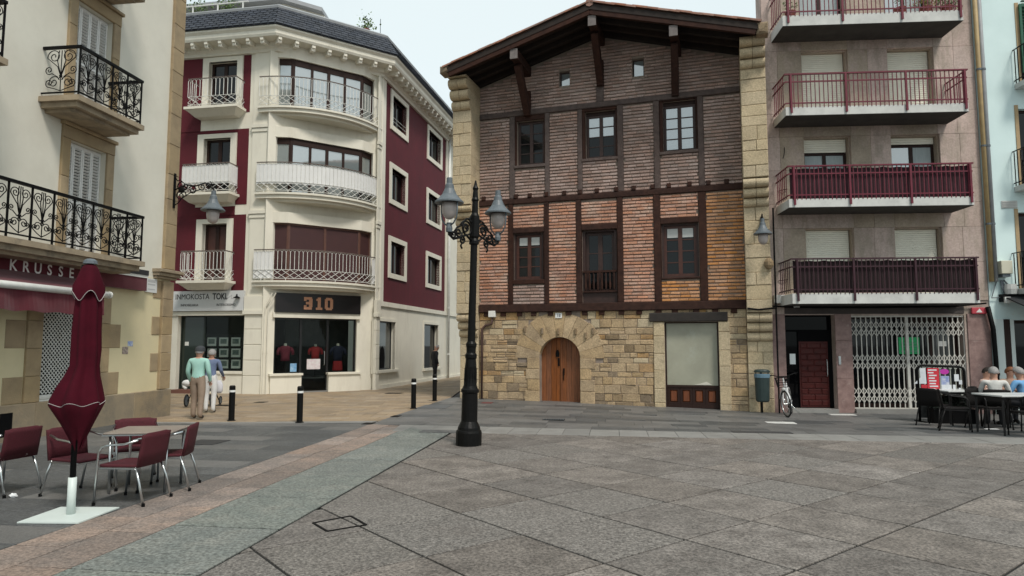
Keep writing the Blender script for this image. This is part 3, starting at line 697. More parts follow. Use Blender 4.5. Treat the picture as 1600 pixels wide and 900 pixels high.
g = G(); wall_cells(g, -.06, X1, -.3, 15.5, win+[(dop[0],dop[1],-.31,dop[3]),(gop[0],gop[1],-.31,gop[3])], 0, .4); obj('wall', g, m_pink, pk)
obj('inner_dark', G().box(.75, X1-.35, 1.0, 1.04, -.2, 14), black_in, pk)
obj('side_wall', G().slab([(-.06,.41),(.24,.41),(4.4,9),(4.1,9)], -.3, 15.5), m_pink, pk); obj('side_wall', G().box(X1-.3, X1, .41, 9, -.3, 15.5), m_pink, pk)
obj('roof', G().slab([(-.2,-.4),(X1+.2,-.4),(X1+.2,9),(4.1,9)], 15.51, 15.8), m_conc, pk)
# stone cladding panels
bz = sorted({0} | {w_[3] for w_ in win})
xs_ = [0.0, .33, None]
def panel(x0, x1, z0, z1, m, p=.022):
    c = ((x0+x1)/2, 0, (z0+z1)/2); obj('stone_panel', G().stone(x0-c[0]+.002, x1-c[0]-.002, -p-random.uniform(0,.004), .01, z0-c[2]+.002, z1-c[2]-.002, .004, 0), m, pk, c)
zlev = [pz(1350,470), win[6][2], win[6][3], win[4][2], win[4][3], win[2][2], win[2][3], win[0][2], win[0][3], 15.4]
for i, (za, zc) in enumerate(zip(zlev, zlev[1:])):
    isw = i % 2 == 1; row = win[6-2*(i//2)], win[7-2*(i//2)]
    edges = [-.05, .34]
    if isw or True: edges += [row[0][0], row[0][1], (row[0][1]+row[1][0])/2, row[1][0], row[1][1], row[1][1]+.52, X1]
    for a, b in zip(edges, edges[1:]):
        if isw and (abs(a-row[0][0]) < 1e-6 or abs(a-row[1][0]) < 1e-6): continue
        m = m_pink if (a < 0 or b > X1-.7) else (m_pink_b if random.random() < .6 else m_pink)
        n = 2 if zc-za > .9 else 1
        for k in range(n): panel(a, b, za+(zc-za)*k/n, za+(zc-za)*(k+1)/n, m)
# windows with roller shutters
cur2 = M('net_curtain', (.42,.47,.47), (.30,.34,.35), 10, rough=.9, stretch=(9,9,.3))
for i, h in enumerate(win):
    x0, x1, z0, z1 = h
    fr = obj('window_reveal', wall_cells(G(), x0, x1, z0, z1, [(x0+.03,x1-.03,z0+.02,z1-.03)], .06, .30), m_pink_b, pk)
    full = i in (2,3,6,7); drop = 1 if full else (.20 if i == 4 else .10)
    zt = z1-.03; zbt = zt-(zt-z0)*drop
    n = max(2, int((zt-zbt)/.055)); sh = (zt-zbt)/n
    sme = G().stone(-(x1-x0)/2+.045, (x1-x0)/2-.045, -.010, .012, .002, sh-.002, .008, 0).mesh('shutter_slat', m_shut)
    for k in range(n): obj('shutter_slat', sme, None, fr, ((x0+x1)/2, .20, zbt+k*sh))
    if not full:
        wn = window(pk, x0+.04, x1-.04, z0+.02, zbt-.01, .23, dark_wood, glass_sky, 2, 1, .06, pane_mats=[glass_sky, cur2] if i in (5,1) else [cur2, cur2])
# balconies
def balcony(z_top, rail_z, x0, x1, th, mat, cloth=None, p=1.0, post_m=None):
    sl_ = obj('balcony', G().box(x0, x1, -p, -.03, z_top-th, z_top), m_conc, pk)
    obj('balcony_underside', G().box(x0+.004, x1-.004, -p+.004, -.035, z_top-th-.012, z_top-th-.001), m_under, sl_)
    zr0 = z_top+.10
    obj('handrail', G().box(x0-.02, x1+.02, -p-.03, -p+.03, rail_z-.035, rail_z), mat, sl_)
    for zz in (rail_z-.22, zr0): obj('rail', G().box(x0, x1, -p-.014, -p+.014, zz-.015, zz+.015), mat, sl_)
    for x in (x0+.0, x1-.0):
        for zz in (rail_z-.02, rail_z-.22, zr0): obj('side_rail', G().box(x-.014, x+.014, -p+.035, -.03, zz-.014, zz+.014), mat, sl_)
        for k in range(1, 7): obj('baluster', G().box(x-.009, x+.009, -p*k/7.2-.009, -p*k/7.2+.009, z_top+.03, rail_z-.035), mat, sl_)
    for f_ in (.03, .335, .665, .985):
        x = x0+(x1-x0)*f_; obj('post', G().box(x-.025, x+.025, -p-.05, -p-.012, z_top-th*.75, rail_z-.04), mat, sl_)
    n = 42; bm = G().box(-.009,.009,-.009,.009,0,rail_z-z_top-.02).mesh('baluster', mat)
    for k in range(1, n): obj('baluster', bm, None, sl_, (x0+(x1-x0)*k/n, -p-.001, z_top-.02))
    if cloth:
        seg = 40; z1 = rail_z-.05; g = G()
        for k in range(seg+1):
            x = x0+.05+(x1-x0-.1)*k/seg; g.v += [(x, -p+.05+.012*math.sin(k*1.7), z_top+.02), (x, -p+.05+.012*math.sin(k*2.3), z1-.03*abs(math.sin(k*.9)))]
        g.f = [(2*k, 2*k+2, 2*k+3, 2*k+1) for k in range(seg)]; g.m = [0]*seg
        o = obj('privacy_cloth', g, cloth, sl_); s_ = o.modifiers.new('solid','SOLIDIFY'); s_.thickness = .006
    return sl_
cl1 = M('maroon_cloth', (.050,.018,.024), (.035,.014,.018), 4, rough=.85, dirt=(.075,.03,.038), dscale=3, damt=.6); cl2 = M('black_brown_cloth', (.028,.016,.017), (.02,.011,.012), 4, rough=.9)
bx0, bx1 = pt(1231,260,1.0), pt(1519,260,1.0)
B = []
for (yr, yst, ysb, mat, cloth) in ((402.5,458,474,m_maroon_d,cl2), (256.5,309,322,m_maroon,cl1), (111.5,164,177,m_maroon,None)):
    zt = pz(1375,yst,1); B.append(balcony(zt, pz(1375,yr,1), bx0, bx1, zt-pz(1375,ysb,1), mat, cloth))
zt = pz(1365,20,1); b4 = balcony(zt, zt+.98, bx0, bx1, zt-pz(1365,36,1), m_maroon, None)
# plant pots on the top balcony
m_pot = M('terracotta_pot', (.22,.06,.045), rough=.7); 
def leafy(name, loc, r, n, cols, label, h=.3, pot=True):
    o = root(name, loc, 0, label, 'plant', 'pot plants on the top balcony')
    if pot: obj('pot', G().lathe([(.10,0),(.14,.18),(.15,.19),(.15,.22),(.12,.22)], 12), m_pot, o)
    g = G()
    for k in range(n):
        a = random.uniform(0,6.28); q = random.random()**.5*r; z = .2+random.random()*h; L_ = random.uniform(.04,.09); d = Vector((random.gauss(0,1),random.gauss(0,1),random.gauss(.3,.6))).normalized(); s_ = d.orthogonal().normalized()*L_*.4
        c = Vector((q*math.cos(a)*1.4, q*math.sin(a)*.7, z)); g.add([c, c+d*L_*.5+s_, c+d*L_, c+d*L_*.5-s_], [(0,1,2,3)])
    obj('foliage', g, cols, o); return o
gr1 = M('plant_leaf', (.06,.13,.035), (.12,.17,.04), 30, rough=.6, rnd=.3); yl = M('yellow_flower_leaf', (.30,.20,.04), (.10,.12,.03), 14, rough=.6, rnd=.3)
def on_balc(px, dy=.25): x, y = P.w(pt(px,10,1), -1+dy); return (x, y, zt-PZ)
for px, r_, n, m, lab in ((1240,.14,90,gr1,'small plant in a red pot at the left end of the top balcony'), (1414,.10,50,gr1,'sparse plant in a terracotta pot on the top balcony, left of the yellowing plant'), (1455,.30,240,yl,'yellowing bushy plant on the top balcony'), (1488,.26,240,gr1,'bright green bushy plant at the right end of the top balcony')):
    leafy('balcony_plant', on_balc(px), r_, n, m, lab)
# ground floor: entrance and shop behind the folding grille
for x0, x1, m in ((-.055, dop[0], m_pier_p), (dop[1], gop[0], m_pier_p), (gop[1]+.06, X1, m_pier_p)):
    for za, zc in ((-.25,.9),(.9,1.9),(1.9,dop[3]+.02)): panel(x0, x1, za, zc, m, .03)
panel(dop[0], gop[1], dop[3]+.02, pz(1350,472), M('grimy_fascia', (.075,.06,.055), (.05,.04,.037), 4, rough=.7), .02)
obj('doorstep', G().box(dop[0]+.01, dop[1]-.01, -.10, .35, -.25, pz(1270,640)+.02), m_light, pk)
glass_ent = glass_dark('entrance_glass', (.003,.003,.0035), 1.22)
en = obj('entrance_glazing', wall_cells(G(), dop[0], dop[1], pz(1270,640)+.02, dop[3], [(dop[0]+.04,pt(1252,560),.10,pz(1240,518)), (dop[0]+.04,dop[1]-.05,pz(1240,515),dop[3]-.04), (pt(1253,560),dop[1]-.10,pz(1270,640)+.02,pz(1270,533))], .22, .32), black_in, pk)
obj('pane', G().box(dop[0]+.04,pt(1252,560),.26,.27,.10,pz(1240,518)), glass_ent, en); obj('pane', G().box(dop[0]+.04,dop[1]-.05,.26,.27,pz(1240,515),dop[3]-.04), glass_ent, en)
m_red = M('dark_red_door_wood', (.070,.010,.008), (.042,.007,.006), 6, rough=.5, spec=.25)
dx0, dx1, dz0, dz1 = pt(1253.5,560), dop[1]-.105, pz(1270,639)+.025, pz(1270,533.5)
ed = obj('entrance_door', G().box(dx0,dx1,.24,.28,dz0,dz1), m_red, pk)
rr = 11
for r_ in range(rr):
    zz0 = dz0+.03+(dz1-dz0-.06)*r_/rr; zz1 = dz0+.03+(dz1-dz0-.06)*(r_+1)/rr; ww = (dx1-dx0-.06)/4
    cuts = [0,1,3,4] if r_ % 2 == 0 else [0,2,4]
    for a, b in zip(cuts, cuts[1:]): obj('door_panel', G().stone(dx0+.03+a*ww+.006, dx0+.03+b*ww-.006, .222, .239, zz0+.006, zz1-.006, .014, 0), m_red, ed)
obj('door_pull', G().tube([(dx1-.05,.21,.95),(dx1-.05,.18,1.0),(dx1-.05,.18,1.35),(dx1-.05,.21,1.4)], .012, 6), alu, ed)
t, zz = P.tz(1239.5,561,-.2); obj('notice_paper', G().box(t-.075,t+.075,.246,.249,zz+PZ-.14,zz+PZ+.14), M('white_paper', (.75,.78,.78), rough=.7), en)
t, zz = P.tz(1312,563,.04); obj('intercom', G().box(t-.03,t+.03,-.055,-.033,zz+PZ-.11,zz+PZ+.11), alu, pk)
gz0, gz1 = pz(1420,640)+.03, gop[3]
obj('doorstep', G().box(gop[0], gop[1], -.12, .5, -.25, gz0-.02), m_light, pk)
sf = obj('shop_front', wall_cells(G(), gop[0], gop[1], gz0-.02, gz1, [(gop[0]+.06,pt(1415,560,-.3),gz0+.1,gz1-.08),(pt(1420,560,-.3),pt(1455,560,-.3),gz0,gz1-.3),(pt(1460,560,-.3),gop[1]-.12,gz0+.5,gz1-.35)], .34, .40), dark_wood, pk)
obj('pane', G().box(gop[0]+.05,pt(1416,560,-.3),.365,.375,gz0+.1,gz1-.08), glass_d, sf); obj('pane', G().box(pt(1459,560,-.3),gop[1]-.1,.365,.375,gz0+.5,gz1-.35), glass_dark('grey_glass', (.06,.065,.065), 1.6), sf)
obj('pane', G().box(pt(1419,560,-.3),pt(1456,560,-.3),.385,.395,gz0,gz1-.3), glass_d, sf)
t0_, t1_ = pt(1405,540,-.33), pt(1437,540,-.33); n0, n1 = pz(1420,553,-.33), pz(1420,527,-.33)
ns = obj('green_light_sign', G().box(t0_, t1_, .34, .36, n0, n1), emit('green_sign_glow', (.004,.10,.032), .55), sf)
for za, zc in ((.12,.20),(.42,.50),(.62,.68)): obj('sign_band', G().box(t0_+.04, t1_-.04, .333, .339, n0+(n1-n0)*za, n0+(n1-n0)*zc), M('sign_band_green', (.10,.22,.15), rough=.5), ns)
obj('window_notice', G().box(pt(1470,560,-.3),pt(1482,560,-.3),.36,.364,pz(1475,541,-.3),pz(1475,533,-.3)), M('notice_white', (.7,.7,.68), rough=.6), sf)
# folding scissor grille
m_gr = M('cream_grille_metal', (.60,.58,.53), (.50,.48,.44), 8, rough=.5)
gx0, gx1 = gop[0]+.01, gop[1]-.01; nbar = 22; sp = (gx1-gx0)/nbar
gr = obj('folding_grille', G().box(gx0, gx1, .02, .08, gz1-.04, gz1), m_gr, pk)
obj('grille_track', G().box(gx0, gx1, .03, .07, gz0-.015, gz0+.012), m_gr, gr)
bm = G().box(-.011,.011,-.010,.010,0,gz1-gz0-.06).mesh('grille_bar', m_gr)
for k in range(nbar+1): obj('grille_bar', bm, None, gr, (gx0+k*sp, .05, gz0+.015))
xc_ = pt(1420,560); obj('grille_post', G().box(xc_-.035, xc_+.035, .02, .085, gz0-.01, gz1-.04), m_gr, gr)
hh = .20
for zc_ in (pz(1420,513), pz(1420,565), pz(1420,617)):
    dm = {}
    for s in (-1, 1):
        for rr_ in range(2):
            z0_ = zc_-hh+rr_*hh
            dm[(s, rr_)] = G().bar((0,-.012*s,z0_ if s > 0 else z0_+hh), (sp,-.012*s,z0_+hh if s > 0 else z0_), .016, .008, up=(0,1,0)).mesh('grille_link', m_gr)
    for k in range(nbar):
        for key in dm: obj('grille_link', dm[key], None, gr, (gx0+k*sp, .036 , 0))
# red sign, cables
t, zz = P.tz(1529,485.5,.06); sg = obj('red_hanging_sign', G().box(t-.19,t+.19,-.10,-.04,zz+PZ-.085,zz+PZ+.085), M('red_sign', (.45,.05,.07), rough=.4), pk, bevel=.02)
obj('sign_symbol', G().prism([(t-.09,zz+PZ-.045),(t+.07,zz+PZ-.045),(t+.0,zz+PZ+.055)], -.106, -.1015), white_p, sg)
g = G(); zc_ = pz(1215,478,.1); g.tube([(-.05,-.08,zc_),(.6,-.10,zc_-.04),(2.5,-.06,zc_-.05),(4.6,-.07,zc_-.03),(X1-.1,-.08,zc_+.05)], .022, 6); obj('cable', g, iron, pk)
obj('junction_box', G().box(.02,.30,-.14,-.03,pz(1215,474,.1),pz(1215,461,.1)), m_conc, pk, bevel=.01); obj('junction_box', G().box(.52,.68,-.12,-.03,pz(1240,481,.1),pz(1240,475,.1)), m_conc, pk, bevel=.01)
zc_ = pz(1212,250,.03)
for i, (px, py, dx, dz) in enumerate(((1226,240,-.05,.34),(1217,297,.22,-.05),(1216,438,.25,-.03))):
    t, zz = P.tz(px, py, .04); obj('loose_wire', G().tube([(t,-.04,zz+PZ+dz*.5),(t+dx*.5,-.09,zz+PZ),(t+dx,-.05,zz+PZ-dz*.4)], .010, 5), iron, pk)
# drain pipes between the two blocks
for px0, px1, m, r_, lab, nm in ((1527,1546,M('ochre_pipe_paint', (.42,.31,.15), (.33,.24,.12), 6, rough=.6),.055,'ochre painted vertical pipe between the pink and turquoise blocks','pipe'), (1533,1553,M('grey_pipe', (.30,.31,.32), (.24,.25,.26), 6, rough=.5),.055,'grey drain pipe beside the ochre pipe, nearer the turquoise wall','pipe')):
    x0_, _ = P.tz(px0, 10, .12); x1_, zl = P.tz(px1, 440, .12); x = (x0_+x1_)/2
    wx, wy = P.w(x, -.12)
    pr = root('drain_pipe', (wx, wy, zl), -4, lab, nm)
    obj('pipe', G().tube([(0,0,0),(0,0,14-zl)], r_, 10), m, pr, smooth=True)
    for zz in (1.5,3.6,5.7,7.8): obj('pipe_bracket', G().lathe([(r_+.012,0),(r_+.012,.05)], 10, (0,0,zz)), iron_g, pr)
x, _ = P.tz(1556, 560, .14); wx, wy = P.w(x, -.14); zt_p = P.z(1550,478,.14)
pr = root('drain_pipe', (wx, wy, zg(wx,wy)), -4, 'black lower drain pipe left of the white shop pilaster', 'pipe')
obj('pipe', G().tube([(0,0,0),(0,0,1.4),(-.02,0,2.2),(-.12,.0,zt_p+.1)], .055, 10), iron, pr, smooth=True); obj('pipe_collar', G().lathe([(.07,0),(.07,.07)], 10, (0,0,1.0)), iron, pr)

# ================================================================ TURQUOISE BLOCK (far right)
Q = Fac(*P.w(X1+.02, -.02), -4)
cy = root('turquoise_building', (*Q.o, -.12), -4, 'pale turquoise rendered building with black balconies at the right edge', 'building')
m_cyan = M('turquoise_render', (.66,.80,.79), (.60,.74,.73), 1.2, rough=.8, bump=.1, bscale=40, dirt=(.58,.45,.32), dscale=1.1, dpos=(.64,.70), damt=.7)
qt = lambda px, py, p=0: Q.t(px, py, p); qz = lambda px, py, p=0: Q.z(px, py, p)+PZ
XW = 6.5
sh_ = (qt(1586,560), qt(1655,560), .0, qz(1590,500)); dr_ = (qt(1563,560), qt(1572,560), 0, qz(1590,500))
cw_ = [(qt(1590,y1), qt(1590,y1)+1.1, qz(1595,y2), qz(1595,y1)) for y1, y2 in ((10,132),(170,292),(332,452))]
obj('wall', wall_cells(G(), 0, XW, -.3, 15, cw_+[(sh_[0],sh_[1],-.31,sh_[3])], 0, .4), m_cyan, cy)
obj('inner_dark', G().box(.05, XW-.05, 1.1, 1.15, -.2, 14), black_in, cy); obj('side_wall', G().box(XW-.3, XW, .41, 8, -.3, 15), m_cyan, cy)
m_gsh = M('green_shutter_paint', (.012,.10,.055), (.010,.075,.042), 8, rough=.5); m_och = M('ochre_trim', (.42,.30,.17), (.35,.25,.14), 4, rough=.8)
for i, h in enumerate(cw_):
    window(cy, h[0], h[1], h[2]+.02, h[3], .15, dark_wood, glass_d, 2, 2, .07)
    obj('window_surround', G().box(h[0]-.09, h[0], -.02, .1, h[2], h[3]+.1), m_och, cy)
    for s in range(2):
        xx = h[0]-.02-.01 if s == 0 else h[1]
        if i == 0:
            f_ = obj('shutter', wall_cells(G(), h[0]-.02, h[0]+.50, h[2]+.3, h[3]+.03, [(h[0]+.04,h[0]+.44,h[2]+.38,h[3]-.04)], -.09, -.05), m_gsh, cy) if s == 0 else None
            if f_:
                for k in range(22): obj('shutter_slat', G().bar((h[0]+.04,-.07,h[2]+.40+k*.09),(h[0]+.44,-.07,h[2]+.40+k*.09), .05, .012, up=(0,.6,.8)), m_gsh, f_)
    b0, b1 = h[0]-.22, h[1]+.6; zs = h[2]+.0; p = .55
    bo = obj('balcony', G().box(b0,b1,-p,-.005,zs-.14,zs), m_conc, cy)
    obj('handrail', G().box(b0,b1,-p-.02,-p+.02,zs+.92,zs+.96), iron, bo)
    for zz in (.08,.80): obj('rail', G().box(b0,b1,-p-.01,-p+.01,zs+zz,zs+zz+.02), iron, bo)
    for zz in (.08,.93): obj('side_rail', G().box(b0,b0+.02,-p+.02,-.005,zs+zz,zs+zz+.025), iron, bo)
    n = 18; bm = G().box(-.009,.009,-.009,.009,0,.91).mesh('baluster', iron)
    for k in range(n+1): obj('baluster', bm, None, bo, (b0+.01+(b1-b0-.02)*k/n, -p, zs+.01))
    for k in range(4): obj('baluster', bm, None, bo, (b0+.01, -p+.12*(k+1), zs+.01))
t, zz = Q.tz(1577,319.5,.01); vt = obj('wall_vent', G().box(t-.20,t+.20,-.02,.0,zz+PZ-.10,zz+PZ+.10), m_conc, cy)
for k in range(4): obj('vent_slat', G().box(t-.18,t+.18,-.035,-.021,zz+PZ-.08+k*.045,zz+PZ-.055+k*.045), m_conc, vt)
t, zz = Q.tz(1569,418,.12); eb = obj('equipment_box', G().box(t-.14,t+.14,-.24,-.01,zz+PZ-.17,zz+PZ+.17), M('cream_box', (.55,.53,.42), rough=.6), cy, bevel=.015)
obj('box_base', G().box(t-.10,t+.10,-.2,-.01,zz+PZ-.25,zz+PZ-.171), iron_g, eb)
t, zz = Q.tz(1578,452,.12); obj('dish_box', G().lathe([(.13,-.13),(.15,0),(.13,.13)], 12, (t,-.15,zz+PZ)), m_conc, cy)
t, zz = Q.tz(1565,452,.08); g = G()
for k in range(9):
    a = random.uniform(-.3,.4); g.tube([(t+a*.3,-.04,zz+PZ+.25),(t+a,-.10,zz+PZ+random.uniform(-.2,.1)),(t+a*1.4+.1,-.06,zz+PZ-.22),(t+a+.6,-.08,zz+PZ-.2)], .014, 5)
obj('cable_bundle', g, iron_g, cy, kind='stuff')
m_cream2 = M('white_shop_pilaster', (.60,.66,.64), rough=.6)
for xa, xb, m in ((1556,1571,m_cream2),(1571.5,1581,dark_wood),(1581.5,1587.5,m_cream2)):
    obj('pilaster', G().box(qt(xa,560,.05), qt(xb,560,.05), -.06, .02, -.25, sh_[3]+.02), m, cy)
ww_ = window(cy, sh_[0], sh_[1], .02, sh_[3], .22, dark_wood, glass_d, 2, 1, .08, name='shop_window')
# black awning with a white folding arm
aw = root('shop_awning', (*Q.w(qt(1562,470), -.02), Q.z(1570,466)), -4, 'black folded-out awning with a white arm at the right edge', 'awning')
zt_a = 0
g = G(); x0_, x1_ = -.03, 4.2; g.prism([(0,0)]*0 or [(x0_,-.10),(x1_,-.10),(x1_,.10),(x0_,.10)], -.16, 0); obj('cassette', g, iron, aw)
g = G(); g.add([(x0_+.05,-.16,.03),(x1_,-.16,.03),(x1_,-1.35,-.42),(x0_+.05,-1.35,-.42),(x0_+.05,-.16,.0),(x1_,-.16,.0),(x1_,-1.35,-.45),(x0_+.05,-1.35,-.45)], [(0,3,2,1),(4,5,6,7),(0,1,5,4),(1,2,6,5),(2,3,7,6),(3,0,4,7)]); obj('fabric', g, M('black_awning_cloth', (.014,.015,.017), rough=.85), aw)
obj('front_bar', G().box(x0_, x1_, -1.40, -1.34, -.50, -.41), iron, aw)
g = G(); g.bar((x0_+.1,-.18,-.06),(x0_+.75,-.75,-.34),.05); g.bar((x0_+.75,-.75,-.34),(x0_+.2,-1.33,-.50),.05); obj('folding_arm', g, white_p, aw)
obj('arm_bracket', G().box(x0_+.02,x0_+.16,-.22,-.165,-.14,.02), white_p, aw)
# ================================================================ CREAM CORNER HOUSE WITH THE CAFE (left)
L = Fac(-8.17, 16.0, 83)
lf = root('cream_cafe_house', (-8.17, 16.0, 0), 83, 'cream rendered house with stone window frames and wrought-iron balconies at the left edge', 'building')
m_cream = M('cream_render', (.70,.675,.585), (.64,.615,.53), 1.1, rough=.85, bump=.08, bscale=60, dirt=(.52,.49,.41), dscale=.6, dpos=(.5,.8), damt=.5)
m_cream_y = M('yellow_cream_render', (.66,.58,.37), (.60,.53,.34), 1.2, rough=.85, bump=.08, bscale=60, dirt=(.50,.44,.30), dscale=.9, damt=.4)
m_qu = M('ochre_frame_stone', (.37,.28,.165), (.30,.225,.135), 3, rough=.85, bump=.3, bscale=40, rnd=.10, dirt=(.22,.165,.105), dscale=1.5, damt=.5)
m_plin = M('grey_tan_plinth_stone', (.30,.235,.15), (.22,.18,.125), 2.5, rough=.85, bump=.35, bscale=30, rnd=.12, dirt=(.13,.12,.105), dscale=1.3, dpos=(.5,.7), damt=.7)
m_shutw = M('white_louvre_paint', (.76,.76,.74), (.70,.70,.68), 8, rough=.5)
m_burg = M('burgundy_awning_cloth', (.105,.008,.018), (.078,.006,.013), 3, rough=.85, sheen=.2)
m_slab = M('stone_balcony_slab', (.36,.29,.20), (.25,.20,.14), 4, rough=.85, bump=.2, dirt=(.10,.085,.07), dscale=3, damt=.6)
NEAR = -11.0
lt = lambda px, py, p=0: L.t(px, py, p); lz = lambda px, py, p=0: L.z(px, py, p)
b1t = 6.20; b2t = 3.38; b3t = 9.05                                    # balcony floor levels
col0 = (-3.30, -2.32); colN = (-7.35, -6.37)                          # shutter openings
up = [(c[0], c[1], z, z+2.25) for c in (col0, colN) for z in (b1t, b2t, b3t)]
shp = (-3.70, -2.28, .0, 2.5)
obj('wall', wall_cells(G(), NEAR, -.0, 3.2, 13, up, 0, .4), m_cream, lf)
obj('lower_wall', wall_cells(G(), NEAR, -.0, -.3, 3.199, [(shp[0],shp[1],.62,shp[3])]+[u for u in up if u[2] < 3.0], .0, .4), m_cream_y, lf)
obj('inner_dark', G().box(NEAR, -.1, .9, .95, -.2, 12.8), black_in, lf)
obj('end_wall', G().box(-.38, -.005, .41, 8, -.3, 13), m_cream, lf)
obj('roof', G().box(NEAR, .35, -.5, 8, 13.01, 13.3), m_slab, lf)
def lstone(name, x0, x1, z0, z1, p, m=None, j=.002, y1=.02):
    c = ((x0+x1)/2, 0, (z0+z1)/2); return obj(name, G().stone(x0-c[0]+.0025, x1-c[0]-.0025, -p, y1, z0-c[2]+.0025, z1-c[2]-.0025, .010, j), m or m_qu, lf, c)
# corner pilaster, capital, quoins, plinth
z = 3.45
while z < 12.9:
    h = random.uniform(.5,.8); lstone('quoin_stone', -.36, .06, z, min(13, z+h), .07+random.uniform(0,.006)); z += h
z = .64
k = 0
while z < 3.15:
    h = .42; lstone('quoin_stone', -.34, .05, z, min(3.2, z+h), .07)
    if k % 2: lstone('quoin_stone', -.62, -.345, z, min(3.2, z+h), .016)
    z += h; k += 1
for z0, z1, p, e in ((3.20,3.26,.10,.04),(3.26,3.34,.16,.10),(3.34,3.42,.22,.16)): lstone('capital_moulding', -.62-e*.4, .06+e, z0, z1, p, m_slab, 0)
x = .08
while x > NEAR:
    l = random.uniform(.8,1.4); x0 = x-l
    lstone('plinth_stone', x0, x, -.3, .63+random.uniform(-.004,.004), .09, m_plin, .003); x = x0
# stone frames and louvred shutters of the french windows
sw_ = .92/4
def louvre(w, h):
    g = wall_cells(G(), -w/2, w/2, 0, h, [(-w/2+.035, w/2-.035, .06, h*.47), (-w/2+.035, w/2-.035, h*.47+.05, h-.06)], -.02, .02); return g
for (x0, x1, z0, z1) in up:
    jb_ = .21
    for xa, xb in ((x0-jb_, x0), (x1, x1+jb_)):
        n = 3 if random.random() < .5 else 4
        for k in range(n): lstone('frame_stone', xa, xb, z0+(z1-z0)*k/n, z0+(z1-z0)*(k+1)/n, .05, None, .002, .16)
    lstone('frame_lintel', x0-jb_, x1+jb_, z1, z1+.24, .055, None, .002, .16)
    lstone('frame_moulding', x0-jb_-.03, x1+jb_+.03, z1+.24, z1+.31, .10)
    nw = 4; w_ = (x1-x0)/nw; hh_ = z1-z0-.02
    lme = louvre(w_-.008, hh_).mesh('shutter_leaf', m_shutw)
    ns = 34; sme = G().bar((-w_/2+.042,0,0),(w_/2-.042,0,0), .045, .008, up=(0,.7,.7)).mesh('louvre_slat', m_shutw)
    for k in range(nw):
        lfv = obj('shutter_leaf', lme, None, lf, (x0+w_*(k+.5), .13, z0+.01), (0,0,0))
        if x0 < -5 and z0 > 8: continue
        for q in range(ns):
            zz = .07+(hh_-.15)*q/(ns-1)
            if abs(zz-hh_*.49) < .04: continue
            obj('louvre_slat', sme, None, lfv, (0,0,zz))
# wrought-iron balconies
def spiral(c, r0, turns, a0, s, n=26):
    return [(c[0]+r0*(1-.86*k/n)*math.cos(a0+s*turns*2*math.pi*k/n), 0, c[1]+r0*(1-.86*k/n)*math.sin(a0+s*turns*2*math.pi*k/n)) for k in range(n+1)]
def scroll_panel(w, h):
    g = G(); r = .0085; T_ = lambda p: g.tube(p, r, 5)
    for s in (-1, 1):
        q = w*.215
        T_([(s*x, y, z) for x, y, z in [(0, 0, h*.36)] + [(q*.5, 0, h*.60)] + [(q*1.9, 0, h*.80)] + spiral((q, h*.83), q*.92, 1.6, -.1, 1)])
        T_([(s*x, y, z) for x, y, z in spiral((q*.92, h*.24), q*.80, 1.5, math.pi*.9, -1)[::-1] + [(q*.3,0,h*.30),(0,0,h*.40)]])
        T_([(s*x, y, z) for x, y, z in [(0,0,.03),(q*1.0,0,h*.10)] + spiral((q*1.52, h*.22), q*.52, 1.4, -1.2, 1)])
        T_([(s*x, y, z) for x, y, z in spiral((q*1.62, h*.52), q*.55, 1.5, -2.0, 1)[::-1] + [(q*1.2,0,h*.44),(q*.4,0,h*.36)]])
        T_([(0,0,h*.38),(s*q*.55,0,h*.72),(s*q*.35,0,h*.97)])
    T_([(0,0,.02),(0,0,h*.97)]); g.ball((0,0,h*.38), .028, 8, 5)
    return g
m_iron_l = iron
PB = .75
def iron_balcony(z, x0, x1, h=.95, n=None, label=None):
    s_ = obj('balcony', G().box(x0-.06, x1+.06, -PB-.06, -.0, z-.10, z-.0), m_slab, lf)
    obj('slab_moulding', G().box(x0-.0, x1+.0, -PB+.02, -.0, z-.20, z-.101), m_slab, s_)
    obj('slab_moulding', G().box(x0+.10, x1-.10, -PB+.14, -.0, z-.26, z-.201), m_slab, s_)
    n = n or max(1, round((x1-x0)/.43)); pw_ = (x1-x0)/n; ht = h-.13
    obj('handrail', G().box(x0-.02, x1+.02, -PB-.03, -PB+.03, z+h-.05, z+h), iron, s_)
    obj('bottom_rail', G().box(x0, x1, -PB-.012, -PB+.012, z+.06, z+.085), iron, s_)
    pm = scroll_panel(pw_, ht).mesh('scroll_panel', iron, True); po = G().box(-.013,.013,-.013,.013,0,h-.05).mesh('railing_post', iron)
    for k in range(n): obj('scroll_panel', pm, None, s_, (x0+pw_*(k+.5), -PB, z+.075))
    for k in range(n+1): obj('railing_post', po, None, s_, (x0+pw_*k, -PB, z))
    em = scroll_panel(PB-.06, ht).mesh('scroll_panel', iron, True)
    for xe in (x0, x1):
        if xe < NEAR+.5: continue
        obj('handrail', G().box(xe-.025, xe+.025, -PB+.03, -.0, z+h-.05, z+h), iron, s_); obj('bottom_rail', G().box(xe-.012, xe+.012, -PB+.012, -.0, z+.06, z+.085), iron, s_)
        obj('scroll_panel', em, None, s_, (xe, -PB/2, z+.075), (0,0,math.pi/2)); 
    return s_
iron_balcony(b1t, -4.02, -2.36+.02); iron_balcony(b2t, -10.4, -2.12, n=18); iron_balcony(b3t, -4.02, -2.34); iron_balcony(b1t, -7.7, -5.62); 
